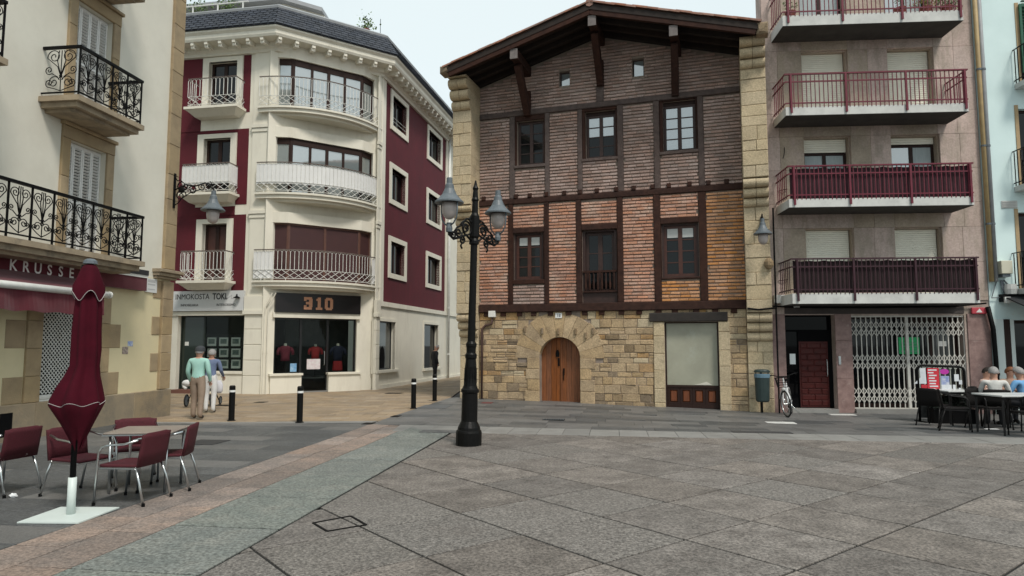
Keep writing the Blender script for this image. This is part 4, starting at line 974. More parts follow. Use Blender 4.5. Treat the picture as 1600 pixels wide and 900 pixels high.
# ground floor: shutter opening with a diamond lattice grille, its stone jambs
for xa, xb, y1 in ((shp[0]-.34, shp[0], .2), (shp[1], shp[1]+.30, .2)):
    for k, (z0, z1) in enumerate(((.63,1.1),(1.1,1.6),(1.6,2.1),(2.1,2.75))):
        lstone('jamb_stone', xa, xb, z0, z1, .05, None, .002, y1)
        if k % 2 == 0:
            if xa < shp[0]: lstone('quoin_stone', xa-.42, xa-.003, z0, z1, .012)
            else: lstone('quoin_stone', xb+.003, xb+.36, z0, z1, .012)
gl = obj('shop_shutter', G().box(shp[0], shp[1], .16, .20, .62, shp[3]), black_in, lf)
obj('shutter_base', G().box(shp[0]+.01, shp[1]-.01, .06, .155, .50, .74), white_p, gl)
for k in range(3): obj('shutter_slat', G().stone(shp[0]+.01, shp[1]-.01, .045, .06, .51+k*.075, .58+k*.075, .012, 0), white_p, gl)
n = 17; sp_ = (shp[1]-shp[0])/n; hz = shp[3]-.75
lat = G()
for s in (-1, 1):
    for k in range(-int(hz/sp_)-1, n+1):
        a = [k*sp_, 0]; b = [k*sp_+hz, hz]
        if a[0] < 0: a = [0, -a[0]] 
        if b[0] > shp[1]-shp[0]: b = [shp[1]-shp[0], b[1]-(b[0]-(shp[1]-shp[0]))]
        if a[1] >= b[1]: continue
        fx = (lambda q: shp[0]+q) if s > 0 else (lambda q: shp[1]-q)
        lat.bar((fx(a[0]), .13+.006*s, .75+a[1]), (fx(b[0]), .13+.006*s, .75+b[1]), .017, .008, up=(0,1,0))
obj('lattice', lat, white_p, gl, kind='stuff')
obj('cellar_vent', G().box(-4.55,-4.30,-.095,-.02,.10,.50), black_in, lf); obj('cellar_vent', G().box(-2.95-.1,-2.80-.1,-.10,-.02,-.05,.16), m_qu, lf)
# street plate, stickers
t, zz = L.tz(236,446,.02); sp1 = obj('street_plate', G().box(t-.20,t+.20,-.03,0,zz-.16,zz+.16), M('pale_plate', (.62,.63,.62), rough=.4), lf)
for k, (a_, b_) in enumerate(((.10,.06),(.02,.03),(-.09,.02))): obj('plate_line', G().box(t-.13,t+.13,-.0325,-.031,zz+a_-b_/2,zz+a_+b_/2), M('plate_ink', (.42,.43,.43), rough=.6), sp1)
for px, py, w_, h_, m in ((196,547.5,.09,.13,M('black_sticker', (.08,.06,.06), (.5,.42,.36), 25, rough=.5)), (204,537,.08,.09,M('blue_sticker', (.18,.26,.55), (.6,.65,.7), 20, rough=.5))):
    t, zz = L.tz(px, py, .01); obj('sticker', G().box(t-w_,t+w_,-.006,0,zz-h_*.6,zz+h_*.6), m, lf)
# ---------------------------------------------------------------- awning of the cafe
zA = lz(229,432,.2); zB = lz(229,456,.2); AF = -1.12; AN = -8.2
aw = root('cafe_awning', (*L.w(AF, -.03), zA), 83, 'burgundy cafe awning with white front bar and white lettering above the shutter', 'awning')
obj('cassette', G().box(AN-AF, 0, -.17, 0, zB-zA+.02, -.04), m_burg, aw)
obj('white_trim', G().box(AN-AF, .01, -.185, .0, -.039, .02), white_p, aw)
obj('top_cover', G().box(AN-AF, .01, -.20, 0, .021, .13), M('black_cover', (.018,.018,.02), (.03,.03,.032), 5, rough=.5), aw)
pb = .72; barz = lz(170,461,.8)-zA; bx = lt(170,461,.8)-AF
g = G(); q0 = zB-zA+.10
nf = 14; xs0, xs1 = AN-AF, bx-.05
prof = [(-.16, q0), (-.40, q0*.55+barz*.45+.01), (-pb, barz+.05)]
for i in range(nf+1):
    x = xs0+(xs1-xs0)*i/nf
    for y, z in prof: g.v.append((x, y, z-.008*math.sin(i*1.3)*(y < -.2)))
for i in range(nf):
    for j in range(2): g.f.append((i*3+j, i*3+j+1, (i+1)*3+j+1, (i+1)*3+j)); g.m.append(0)
o = obj('canopy', g, m_burg, aw); o.modifiers.new('solid', 'SOLIDIFY').thickness = .006
obj('front_bar', G().tube([(xs0,-pb-.05,barz),(bx,-pb-.05,barz)], .062, 12), white_p, aw, smooth=True)
obj('bar_cap', G().tube([(bx,-pb-.05,barz),(bx+.03,-pb-.05,barz)], .068, 12), white_p, aw)
g = G(); n = 60
for i in range(n+1):
    x = xs0+(bx-.12-xs0)*i/n; yy = -pb-.04+.012*math.sin(i*.9); g.v += [(x, yy, barz-.03), (x, yy+.02*math.sin(i*.7), barz-.40-.012*math.sin(i*.9))]
g.f = [(2*i,2*i+1,2*i+3,2*i+2) for i in range(n)]; g.m = [0]*n
o = obj('valance', g, m_burg, aw); o.modifiers.new('solid', 'SOLIDIFY').thickness = .006
m_let = M('white_letters', (.78,.76,.74), rough=.6)
t0_, t1_ = lt(10,415,.2)-AF, lt(119,436,.2)-AF
for k, ch in enumerate('KRUSSE'):
    obj('letter', text_mesh(ch, .27, m_let, .002, sx=.9, bold=.004), None, aw, (t0_+(t1_-t0_)*(k+.5)/6, -.175, (zB-zA)*.5+.005))
for xa in (-2.2,-4.6): obj('folding_arm', G().bar((xa,-.10,q0-.22),(xa-.5,-.38,q0-.26),.04).bar((xa-.5,-.38,q0-.26),(xa-.05,-pb+.03,barz-.03),.04), white_p, aw)
# ---------------------------------------------------------------- wall lanterns
m_lglass = M('frosted_lamp_glass', (.42,.37,.35), (.36,.32,.30), 5, rough=.35, spec=.5)
def lantern_head(par, c, s=1.0, cage=True):
    """grey conical shade with frosted bowl; c = top of the shade"""
    x, y, z = c
    obj('lamp_shade', G().lathe([(.05*s,.0),(.055*s,-.10*s),(.075*s,-.13*s),(.085*s,-.20*s),(.13*s,-.30*s),(.21*s,-.39*s),(.255*s,-.43*s),(.255*s,-.455*s),(.20*s,-.45*s),(.04*s,-.40*s)], 20, (x,y,z)), iron_g, par, smooth=False)
    obj('lamp_glass', G().lathe([(.135*s,-.45*s),(.135*s,-.55*s),(.125*s,-.63*s),(.095*s,-.70*s),(.05*s,-.735*s),(.01*s,-.745*s)], 16, (x,y,z)), m_lglass, par, smooth=True)
def scroll_arm(par, pts_list, r=.013):
    for pts in pts_list: obj('scroll', G().tube(pts, r, 6), iron, par, smooth=True)
t, zz = L.tz(272,298,.08)
wl = root('wall_lantern', (*L.w(-.12, -.07), zz), 83, 'grey wall lantern on a black scrolled bracket at the corner of the cream house', 'lamp', 'wall lanterns')
hgt = .42
obj('wall_plate', G().box(-.03,.03,-.03,0,-hgt,hgt), iron, wl)
arm = 1.02
obj('bracket_arm', G().tube([(0,-.02,.02),(0,-.3,.14),(0,-.55,.10),(0,-.8,.17),(0,-arm,.02),(0,-arm,-.05)], .018, 6), iron, wl, smooth=True)
sc = lambda c, r, tn, a0, s: [(0, x, z) for x, _, z in spiral(c, r, tn, a0, s)]
scroll_arm(wl, [sc((-.20,.12),.15,1.6,3.0,1), sc((-.18,-.12),.14,1.6,3.3,-1), sc((-.48,.0),.11,1.5,.5,1), sc((-.72,.07),.09,1.4,.5,-1), sc((-.88,.13),.08,1.3,2.0,1), [(0,-.02,-.36),(0,-.12,-.30),(0,-.2,-.2),(0,-.42,-.06),(0,-.7,.02)], [(0,-.02,.34),(0,-.08,.24),(0,-.16,.26),(0,-.22,.2)]])
obj('rosette', G().ball((0,-.20,.02), .085, 10, 6, (.5,1,1)), iron, wl)
lantern_head(wl, (0,-arm,-.03), 1.06)
# lantern on the right pier of the old house
t, zz = F.tz(1190,345,.52)
w2 = root('wall_lantern', (*F.w(t, -.43), zz), -18, 'grey wall lantern hanging on the right stone pier of the half-timbered house', 'lamp', 'wall lanterns')
obj('wall_plate', G().box(-.025,.025,-.03,0,-.35,.12), iron, w2)
obj('bracket_arm', G().tube([(0,-.02,0),(0,-.2,.10),(0,-.42,.12),(0,-.55,.04),(0,-.55,-.03)], .018, 6), iron, w2, smooth=True)
scroll_arm(w2, [sc((-.14,-.05),.10,1.5,2.6,1), sc((-.30,.03),.07,1.4,.5,-1), [(0,-.02,-.30),(0,-.12,-.20),(0,-.3,.0),(0,-.45,.1)]])
lantern_head(w2, (0,-.55,-.02), .92)
# ================================================================ WHITE AND BURGUNDY CORNER BUILDING
P1 = (-8.32, 23.1); CH = Fac(*P1, 35); CL = 3.95; P2 = CH.w(CL, 0)
FR = Fac(*P1, -10); SI = Fac(*P2, 78)
cb = root('corner_apartment_building', (*P1, 0), 0, 'white and burgundy corner apartment building with curved balconies and slate mansard', 'building')
m_wht = M('white_render', (.76,.725,.62), (.70,.665,.57), 1.2, rough=.8, bump=.05, bscale=50, dirt=(.52,.48,.39), dscale=1.2, dpos=(.5,.78), damt=.6, dstretch=(1.5,1.5,.4))
m_bur = M('burgundy_render', (.105,.008,.016), (.082,.0065,.013), 1.1, rough=.8, bump=.08, bscale=60, dirt=(.062,.007,.012), dscale=1.0, dpos=(.5,.75), damt=.6, dstretch=(1.4,1.4,.35))
m_slate = M('blue_grey_slate', (.055,.061,.075), (.035,.040,.05), 5, rough=.6, rnd=.2, spec=.2)
m_zinc = M('zinc_flashing', (.33,.34,.35), (.28,.29,.30), 4, rough=.5)
m_stepc = M('brown_threshold', (.16,.07,.05), rough=.7)
def frame(fac):
    t = bpy.data.objects.new('tmp_frame', None); COL.objects.link(t); return t
def adopt(tmp, fac):
    m = Matrix.Translation((fac.o[0]-P1[0], fac.o[1]-P1[1], 0)) @ Matrix.Rotation(fac.a, 4, 'Z')
    for c in list(tmp.children):
        mb = c.matrix_basis.copy(); c.parent = cb; c.matrix_basis = m @ mb
    bpy.data.objects.remove(tmp)
ZF = [3.88, 6.95, 10.03]; WT = 12.05
def rect_ring(x0, x1, z0, z1, w_, y0, y1): return wall_cells(G(), x0-w_, x1+w_, z0-w_, z1+w_, [(x0,x1,z0,z1)], y0, y1)
def white_railing(par, path, z, h=1.02, nseg=None, close_panels=None, fabric=None):
    """path: list of (x,y) points, evenly spaced; bars with round-arched tops over a lozenge band"""
    hb = .30
    obj('handrail', G().tube([(x,y,z+h) for x,y in path], .020, 6), M_rail_top, par)
    obj('bottom_rail', G().tube([(x,y,z+.07) for x,y in path], .010, 5), rail_white, par)
    obj('middle_rail', G().tube([(x,y,z+.07+hb) for x,y in path], .010, 5), rail_white, par)
    bm = G().box(-.008,.008,-.008,.008,0,h-.08-.07-hb).mesh('baluster', rail_white)
    for i, (x, y) in enumerate(path):
        obj('baluster', bm, None, par, (x, y, z+.07+hb))
    ar = G(); lz_ = G()
    for i in range(len(path)-1):
        (xa, ya), (xb, yb) = path[i], path[i+1]; zt = z+h-.08
        ar.tube([(xa+(xb-xa)*q, ya+(yb-ya)*q, zt+.065*math.sin(math.pi*q)) for q in (0,.2,.4,.6,.8,1)], .007, 4)
        for r_ in range(3):
            za = z+.07+hb*r_/3; zc = za+hb/3
            u, v = (za, zc) if (i+r_) % 2 == 0 else (zc, za)
            lz_.tube([(xa,ya,u),(xb,yb,v)], .009, 4)
    obj('arched_tops', ar, rail_white, par, kind='stuff'); obj('lozenge_band', lz_, rail_white, par, kind='stuff')
    for i in range(2, len(path)-1, 6): obj('railing_foot', G().box(-.009,.009,-.009,.009,0,.07).mesh('railing_foot', rail_white), None, par, (*path[i], z))
    if fabric:
        g = G()
        for x, y in path: g.v += [(x*1.0, y+.02, z+.30), (x, y+.02, z+h-.05)]
        g.f = [(2*i,2*i+2,2*i+3,2*i+1) for i in range(len(path)-1)]; g.m = [0]*len(g.f)
        o = obj('privacy_sheet', g, fabric, par); o.modifiers.new('solid','SOLIDIFY').thickness = .005
M_rail_top = M('brown_handrail', (.10,.07,.06), (.16,.13,.11), 6, rough=.5)
m_sheet = M('white_sheet', (.74,.74,.73), (.68,.68,.67), 3, rough=.8)
# ---------------- front (left of the chamfer)
tf = frame(FR); W0 = -9.0
fo = [(FR.t(327,120),FR.t(371,120),ZF[2],11.86), (FR.t(319,230),FR.t(361,230),ZF[1],9.03), (FR.t(317,360),FR.t(355,360),ZF[0],5.94)]
gs = (FR.t(276,550), FR.t(380,550), .12, 2.70)
obj('front_wall', wall_cells(G(), W0, 0, -.3, WT, fo+[(gs[0],gs[1],-.31,gs[3])], 0, .35), m_wht, tf)
obj('inner_dark', G().box(W0, -.3, 1.6, 1.65, -.3, WT), black_in, tf)
bl, br = FR.t(285,300), FR.t(386,300)
for i, h in enumerate(fo):
    z1 = h[3]+.30 if i else h[3]+.17
    # burgundy field with the white surround left free
    obj('burgundy_field', wall_cells(G(), bl-1.2, h[0]-.26, h[2]-.75, z1, [], -.012, .01), m_bur, tf)
    obj('burgundy_field', wall_cells(G(), h[1]+.24, br, h[2]-(.35 if i else .1), z1, [], -.012, .01), m_bur, tf)
    if i: obj('burgundy_field', G().box(h[0]-.259, h[1]+.239, -.012, .01, h[3]+.18, z1), m_bur, tf)
    if i: obj('burgundy_field', G().box(h[0]-.259, h[1]+.239, -.012, .01, h[2]-.75, h[2]-.40), m_bur, tf)
    obj('window_surround', wall_cells(G(), h[0]-.24, h[1]+.22, h[2], h[3]+.16, [(h[0],h[1],h[2]-.01,h[3])], -.045, .10), m_wht, tf)
    window(tf, h[0], h[1], h[2], h[3], .16, dark_wood, glass_d, 2, 1, .09, name='balcony_door', pane_mats=[glass_d] if i < 2 else [M('brown_shutter', (.075,.028,.022), (.055,.022,.018), 12, rough=.6)])
    pj = .55; x0, x1 = h[0]-.42, h[1]+.30
    s_ = obj('balcony', G().box(x0-.10, x1+.10, -pj-.08, -.0, h[2]-.09, h[2]), m_wht, tf)
    g = G(); za, zc = h[2]-.30, h[2]-.091
    g.add([(x0+.15,-pj+.22,za),(x1-.15,-pj+.22,za),(x1-.15,0,za),(x0+.15,0,za),(x0-.06,-pj-.04,zc),(x1+.06,-pj-.04,zc),(x1+.06,0,zc),(x0-.06,0,zc)], [(0,3,2,1),(4,5,6,7),(0,1,5,4),(1,2,6,5),(2,3,7,6),(3,0,4,7)]); obj('balcony_bracket', g, m_wht, s_)
    n = 12; path = [(x0, -pj*k/5) for k in range(5)] + [(x0+(x1-x0)*k/n, -pj) for k in range(n+1)] + [(x1, -pj*(4-k)/5) for k in range(5)]
    white_railing(s_, path, h[2], fabric=m_sheet if i == 1 else None)
# estate agent's shop
m_sign = M('grey_white_sign', (.62,.63,.63), (.57,.58,.58), 2, rough=.4)
zs0, zs1 = FR.z(325,486), FR.z(325,455); sx1 = FR.t(381,470,.1); sx0 = sx1-4.7
sgn_ = obj('shop_sign', G().box(sx0, sx1, -.12, -.01, zs0, zs1), m_sign, tf)
m_ink = M('dark_sign_ink', (.035,.035,.038), rough=.6)
xc = FR.t(327,470,.12); obj('sign_text', text_mesh('INMOKOSTA', .27, m_ink, .003, 'RIGHT', .84), None, sgn_, (xc,-.1235,zs0+.49))
obj('sign_text', text_mesh('TOKI.', .30, m_ink, .003, 'LEFT', .75, bold=.007), None, sgn_, (FR.t(332,470,.12),-.1235,zs0+.49))
xs_ = FR.t(350,470,.12); obj('sign_flourish', G().tube([(xs_+.0,-.122,zs0+.47),(xs_+.16,-.122,zs0+.44),(xs_+.30,-.122,zs0+.55),(xs_+.27,-.122,zs0+.41),(xs_+.45,-.122,zs0+.46),(xs_+.62,-.122,zs0+.44)], .007, 4), M('faint_ink', (.34,.34,.35), rough=.6), sgn_)
obj('sign_text', text_mesh('INMOBILIARIA', .12, m_ink, .002, 'CENTER', .9), None, sgn_, (FR.t(296,478,.12),-.1235,zs0+.20)); obj('sign_text', text_mesh('INTERIORISMO', .12, m_ink, .002, 'CENTER', .9), None, sgn_, (FR.t(353,478,.12),-.1235,zs0+.20))
obj('sign_lamp', G().lathe([(.02,.12),(.03,.05),(.11,0),(.11,-.02)], 10, (FR.t(370,462,.2),-.2,zs1-.25)), iron, sgn_)
obj('lintel_band', G().box(W0, sx1, -.05, .0, gs[3], zs0-.02), m_wht, tf)
xd = FR.t(312,550); iw = obj('shop_window', wall_cells(G(), gs[0], gs[1], .0, gs[3], [(gs[0]+.05,xd,.02,gs[3]-.05),(xd+.06,gs[1]-.04,FR.z(350,580),gs[3]-.05)], .18, .25), M('dark_green_frame', (.015,.022,.018), rough=.4), tf)
obj('pane', G().box(xd+.06,gs[1]-.04,.21,.22,FR.z(350,580),gs[3]-.05), glass_c, iw)
dg = obj('glass_door', G().box(gs[0]+.05,xd,.21,.23,.02,gs[3]-.05), glass_dark('green_dark_glass', (.018,.028,.022), 1.5), tf)
obj('door_notice', G().box(FR.t(283,540),FR.t(289,540),.200,.204,FR.z(286,540),FR.z(286,534)), white_p, dg)
obj('doorstep', G().box(gs[0]-.05, xd+.1, -.25, .3, -.2, .13), m_stepc, tf)
obj('sill', G().box(xd+.08, gs[1]+.02, -.06, .178, FR.z(350,584), FR.z(350,580)), m_wht, tf); obj('shop_plinth', G().box(xd+.08, gs[1], -.02, .17, -.2, FR.z(350,584)-.002), m_wht, tf)
inr = obj('shop_interior', G().box(gs[0]-.8, gs[1]+.1, 1.2, 1.25, 0, 2.9), M('dim_shop_wall', (.06,.065,.06), rough=.9), tf)
bdx0, bdx1 = FR.t(322,550,-.4), gs[1]+.05
db = obj('display_board', G().box(bdx0, bdx1, .30, .33, FR.z(350,579,-.4), FR.z(350,524,-.4)), M('black_board', (.012,.012,.013), rough=.5), tf)
m_card = M('property_card', (.86,.87,.87), (.78,.80,.80), 9, rough=.5); m_photo = M('property_photo', (.10,.16,.16), (.30,.33,.32), 9, rough=.4)
for r_ in range(3):
    for c_ in range(3):
        x, zz = FR.tz(334+c_*18.7, 534+r_*17.3, -.4); cd_ = obj('property_card', G().box(x-.17,x+.17,.275,.295,zz-.15,zz+.15), m_card, db)
        obj('card_photo', G().box(x-.12,x+.12,.268,.274,zz-.07,zz+.10), m_photo, cd_)
adopt(tf, FR)
# ---------------- pilasters between front and chamfer, chamfer and side
def rusticated(fac, x0, x1, p, ztop, m=m_wht):
    tmp = frame(fac); z = -.25; 
    for z1 in (.62, 1.15, 1.68, 2.21, 2.72):
        obj('pilaster_block', G().stone(x0, x1, -p, .02, z+.008, z1-.008, .012, 0), m, tmp); z = z1
    obj('pilaster_core', G().box(x0+.02, x1-.02, -p+.03, .0, -.25, 2.72), m, tmp)
    obj('pilaster_moulding', G().box(x0-.05, x1+.05, -p-.06, .0, 2.722, 2.86), m, tmp); obj('pilaster_moulding', G().box(x0-.02, x1+.02, -p-.02, .0, 2.861, 3.35), m, tmp)
    obj('upper_pilaster', G().box(x0+.04, x1-.04, -p+.06, .0, 3.351, WT), m, tmp)
    for zz in ZF[1:]: obj('pilaster_moulding', G().box(x0-.0, x1+.0, -p-.0, .0, zz-.72, zz-.60), m, tmp); obj('pilaster_moulding', G().box(x0+.02, x1-.02, -p+.03, .0, zz-.86, zz-.74), m, tmp)
    adopt(tmp, fac)
rusticated(FR, FR.t(383,550), FR.t(410,550), .12, 0)
rusticated(SI, -.30, .02, .10, 0)
# ---------------- chamfer with the bay and the curved balconies
tc_ = frame(CH); cg = (CH.t(428,540), CH.t(557,540), .0, 2.62)
wtop = [5.92, 8.97, 11.86]
opens = [(.02, 3.66, ZF[i]+.0, wtop[i]) for i in range(3)]
obj('chamfer_wall', wall_cells(G(), -.25, CL+.1, -.3, WT, opens+[(cg[0],cg[1],-.31,cg[3])], 0, .35), m_wht, tc_)
m_blind = M('maroon_blind', (.058,.022,.022), (.05,.019,.02), 3, rough=.6); m_bframe = M('brown_frame', (.12,.055,.04), (.09,.04,.03), 8, rough=.5)
for i, h in enumerate(opens):
    z0, z1 = h[2], h[3]; fr_m = dark_wood if i else m_bframe
    pts = [(h[0], .14), (.50, -.16), (3.12, -.16), (3.66, .14)]
    # stepped lintel that follows the bay
    g = G(); g.slab([(h[0]-.02,.3)] + [(x, y-.07) for x, y in [(h[0]-.10,.10),(.46,-.16),(3.16,-.16),(3.76,.10)]] + [(3.68,.3)], z1+.005, z1+.38); obj('bay_lintel', g, m_wht, tc_)
    for j, ((xa, ya), (xb, yb)) in enumerate(zip(pts, pts[1:])):
        ln = math.hypot(xb-xa, yb-ya); an = math.atan2(yb-ya, xb-xa); tt = bpy.data.objects.new('tmp2', None); COL.objects.link(tt)
        cols = 4 if (j == 1 and i) else (2 if j == 1 else 1)
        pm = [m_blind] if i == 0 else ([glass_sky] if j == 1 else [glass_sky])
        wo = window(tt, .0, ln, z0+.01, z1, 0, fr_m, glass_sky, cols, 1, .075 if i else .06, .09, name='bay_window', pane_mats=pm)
        if i:  # dark transom boards along the top
            obj('transom', G().box(.07, ln-.07, -.012, .022, z1-.22, z1-.07), fr_m, wo)
        mm = Matrix.Translation((xa, ya, 0)) @ Matrix.Rotation(an, 4, 'Z')
        for c in list(tt.children): mb = c.matrix_basis.copy(); c.parent = tc_; c.matrix_basis = mm @ mb
        bpy.data.objects.remove(tt)
def arc(A, B, sag, n):
    ch = math.hypot(B[0]-A[0], B[1]-A[1]); r = (ch*ch/4+sag*sag)/(2*sag); cx_ = (A[0]+B[0])/2; cy_ = (A[1]+B[1])/2+(r-sag)
    a0 = math.atan2(A[1]-cy_, A[0]-cx_); a1 = math.atan2(B[1]-cy_, B[0]-cx_)
    return [(cx_+r*math.cos(a0+(a1-a0)*k/n), cy_+r*math.sin(a0+(a1-a0)*k/n)) for k in range(n+1)]
for i, z in enumerate(ZF):
    A, Bp = (-.62, .22), (4.28, .28)
    edge = arc(A, Bp, 1.10, 36)
    s_ = obj('curved_balcony', G().slab([(x, y) for x, y in edge] + [(4.0,.34),(-.3,.34)], z-.07, z), m_wht, tc_)
    obj('slab_moulding', G().slab([(x*.985+.025, y*.985+.05) for x, y in edge] + [(4.0,.34),(-.3,.34)], z-.20, z-.071), m_wht, s_)
    obj('slab_moulding', G().slab([(x*.93+.13, y*.93+.16) for x, y in edge] + [(3.9,.34),(-.2,.34)], z-.29, z-.201), m_wht, s_)
    rl = arc((-.56,.20), (4.22,.26), 1.02, 38); white_railing(s_, rl, z, 1.06, fabric=m_sheet if i == 1 else None)
    if i == 0:   # white panels tied to both ends of the railing
        for sl_ in (rl[:6], rl[32:]):
            g = G()
            for x, y in sl_: g.v += [(x, y+.025, z+.08), (x, y+.025, z+1.0)]
            g.f = [(2*k,2*k+2,2*k+3,2*k+1) for k in range(len(sl_)-1)]; g.m = [0]*len(g.f)
            o = obj('privacy_sheet', g, m_sheet, s_); o.modifiers.new('solid','SOLIDIFY').thickness = .005
# clothes shop on the chamfer
s0, s1 = CH.t(430,474,.1), CH.t(563,474,.1); z0_, z1_ = CH.z(500,489.5,.1), CH.z(500,460,.1)
bs = obj('shop_sign', G().box(s0, s1, -.14, .0, z0_, z1_), M('black_sign_board', (.010,.008,.009), rough=.35), tc_)
m_or = M('orange_letters', (.62,.33,.20), (.50,.24,.15), 30, rough=.5)
def blocks(rects):
    g = G(); xs = sorted({v for r in rects for v in (r[0], r[2])}); zs = sorted({v for r in rects for v in (r[1], r[3])}); 
    on = lambda i, j: any(r[0] <= xs[i]+1e-6 and r[2] >= xs[i+1]-1e-6 and r[1] <= zs[j]+1e-6 and r[3] >= zs[j+1]-1e-6 for r in rects)
    for i in range(len(xs)-1):
        for j in range(len(zs)-1):
            if on(i, j): g.box(xs[i], xs[i+1], -.02, .0, zs[j], zs[j+1])
    return g
DIG = {'3': [(-.15,.13,.13,.22),(-.15,.08,-.06,.13),(.03,-.13,.15,.17),(-.08,-.04,.05,.05),(-.15,-.22,.13,-.13),(-.15,-.13,-.06,-.07)],
       '1': [(-.05,-.22,.06,.22),(-.10,.10,-.05,.17),(-.11,-.22,.12,-.14)],
       '0': [(-.15,-.17,-.045,.17),(.045,-.17,.15,.17),(-.11,.13,.11,.22),(-.11,-.22,.11,-.13)]}
for k, chh in enumerate('310'): obj('sign_number', blocks(DIG[chh]), m_or, bs, (CH.t(498.5,474,.15)+(-.39,0,.36)[k], -.142, (z0_+z1_)/2))
obj('lintel_band', G().box(cg[0]-.08, cg[1]+.1, -.09, .0, cg[3], z0_-.004), m_wht, tc_)
d0, d1 = CH.t(470,560), CH.t(513,560); pzl = CH.z(450,584)
m_blackf = M('black_shop_frame', (.012,.012,.013), rough=.35)
sf_ = obj('shop_window', wall_cells(G(), cg[0], cg[1], .02, cg[3], [(cg[0]+.05,d0-.03,pzl+.02,cg[3]-.05),(d0+.05,d1-.05,.06,cg[3]-.05),(d1+.03,cg[1]-.05,pzl+.02,cg[3]-.05)], .10, .17), m_blackf, tc_)
for xa, xb, zz in ((cg[0]+.05,d0-.03,pzl+.02),(d1+.03,cg[1]-.05,pzl+.02)): obj('pane', G().box(xa,xb,.13,.14,zz,cg[3]-.05), glass_c, sf_)
gd = obj('glass_door', G().box(d0+.05,d1-.05,.13,.145,.06,cg[3]-.05), glass_c, tc_)
obj('door_poster', G().box(CH.t(481,570),CH.t(502,570),.115,.120,CH.z(490,577),CH.z(490,561)), M('poster_paper', (.70,.68,.68), (.6,.5,.52), 8, rough=.6), gd); obj('door_pull', G().tube([(d1-.12,.10,.95),(d1-.12,.06,1.0),(d1-.12,.06,1.4),(d1-.12,.10,1.45)], .014, 6), alu, gd)
obj('window_poster', G().box(CH.t(455,572),CH.t(465,572),.115,.120,CH.z(460,581),CH.z(460,568)), M('blue_poster', (.10,.28,.50), (.3,.45,.6), 10, rough=.5), sf_)
for x0, x1 in ((cg[0]-.12, d0+.01), (d1-.01, cg[1]+.12)):
    obj('window_plinth', G().box(x0, x1, -.10, .09, -.25, pzl-.06), m_wht, tc_); obj('sill', G().box(x0-.04, x1+.04, -.16, .098, pzl-.058, pzl+.015), m_wht, tc_)
obj('doorstep', G().box(d0+.02, d1-.02, -.05, .3, -.2, .05), m_light, tc_)
m_in = M('shop_back_wall', (.045,.05,.05), (.02,.022,.022), 2, rough=.8)
obj('shop_interior', G().box(cg[0]-.3, cg[1]+.3, 1.6, 1.65, .0, 2.9), m_in, tc_); obj('shop_floor', G().box(cg[0]-.3, cg[1]+.3, .18, 1.6, pzl-.2, pzl-.15), m_in, tc_)
adopt(tc_, CH)
# garments on stands in the window
def garment(px, pyt, pyb, m, w_, label, fac=CH, dep=-.45, extra=None):
    x, zt = fac.tz(px, pyt, dep); _, zb2 = fac.tz(px, pyb, dep); wx, wy = fac.w(x, -dep)
    o = root('clothes_dummy', (wx, wy, pzl-.15), fac.deg, label, 'mannequin', 'dressed dummies in the shop window')
    hz = zt-(pzl-.15); hb = zb2-(pzl-.15); H_ = hz-hb
    g = G(); g.lathe([(w_*.62,0),(w_*.60,H_*.35),(w_*.72,H_*.65),(w_*.86,H_*.84),(w_*.62,H_*.94),(w_*.25,H_)], 14, (0,0,hb), sy=.55)
    for s in (-1, 1): g.tube([(s*w_*.70,0,hz-H_*.16),(s*w_*.98,.0,hz-H_*.35),(s*w_*1.0,-.02,hz-H_*.60)], [w_*.24,w_*.22,w_*.20], 8)
    obj('shirt', g, m, o, smooth=True)
    obj('neck', G().lathe([(.055,0),(.05,.08),(.02,.09)], 10, (0,0,hz-.01)), M('dummy_cloth', (.55,.52,.46), rough=.8), o)
    obj('stand_pole', G().tube([(0,0,.02),(0,0,hb+.02)], .02, 6), iron, o); obj('stand_base', G().lathe([(.16,0),(.16,.015),(.03,.02)], 12), iron, o)
    if extra: obj('skirt', G().lathe([(w_*.70,0),(w_*.62,.3),(w_*.58,.34)], 12, (0,0,max(.05,hb-.34)), sy=.6), extra, o)
    return o
garment(446,540,564, M('maroon_shirt', (.23,.035,.06), (.17,.025,.045), 6, rough=.85), .26, 'dummy in a maroon shirt in the left shop window')
garment(493,541,562, M('red_shirt', (.42,.03,.035), (.33,.025,.03), 6, rough=.85), .24, 'dummy in a bright red top seen through the shop door', dep=-.8)
garment(528,540,564, M('navy_jacket', (.018,.022,.05), (.013,.016,.035), 6, rough=.85), .28, 'dummy in a navy jacket and red skirt in the right shop window', extra=M('red_skirt', (.30,.02,.025), rough=.85))
# ---------------- side (burgundy wall along the alley)
ts = frame(SI); SE = 12.6
so = [(t0+.22, t1-.22, z0+.20, z1-.18) for t0, t1 in ((.92,2.92),(5.36,7.62)) for z0, z1 in ((4.32,5.98),(7.30,8.95),(10.32,11.95))]
go = [(SI.t(586.5,540), SI.t(617,540), SI.z(600,578), SI.z(600,502)), (SI.t(662,540), SI.t(684,540), SI.z(672,575), SI.z(672,507))]
obj('side_base_wall', wall_cells(G(), .0, SE, -.3, 3.3, go, 0, .35), m_wht, ts)
obj('side_wall', wall_cells(G(), .0, SE, 3.301, WT, so, 0, .35), m_bur, ts)
obj('string_course', G().box(.02, SE, -.06, .0, 3.16, 3.34), m_wht, ts)
obj('side_plinth', G().box(.02, SE, -.05, .0, -.25, .16), m_wht, ts)
obj('inner_dark', G().box(.3, SE-.2, .9, .95, -.2, WT), black_in, ts)
obj('end_pilaster', G().box(8.25, SE, -.05, .0, 3.341, WT), m_wht, ts); obj('end_pilaster', G().box(.02, .42, -.05, .0, 3.341, WT), m_wht, ts)
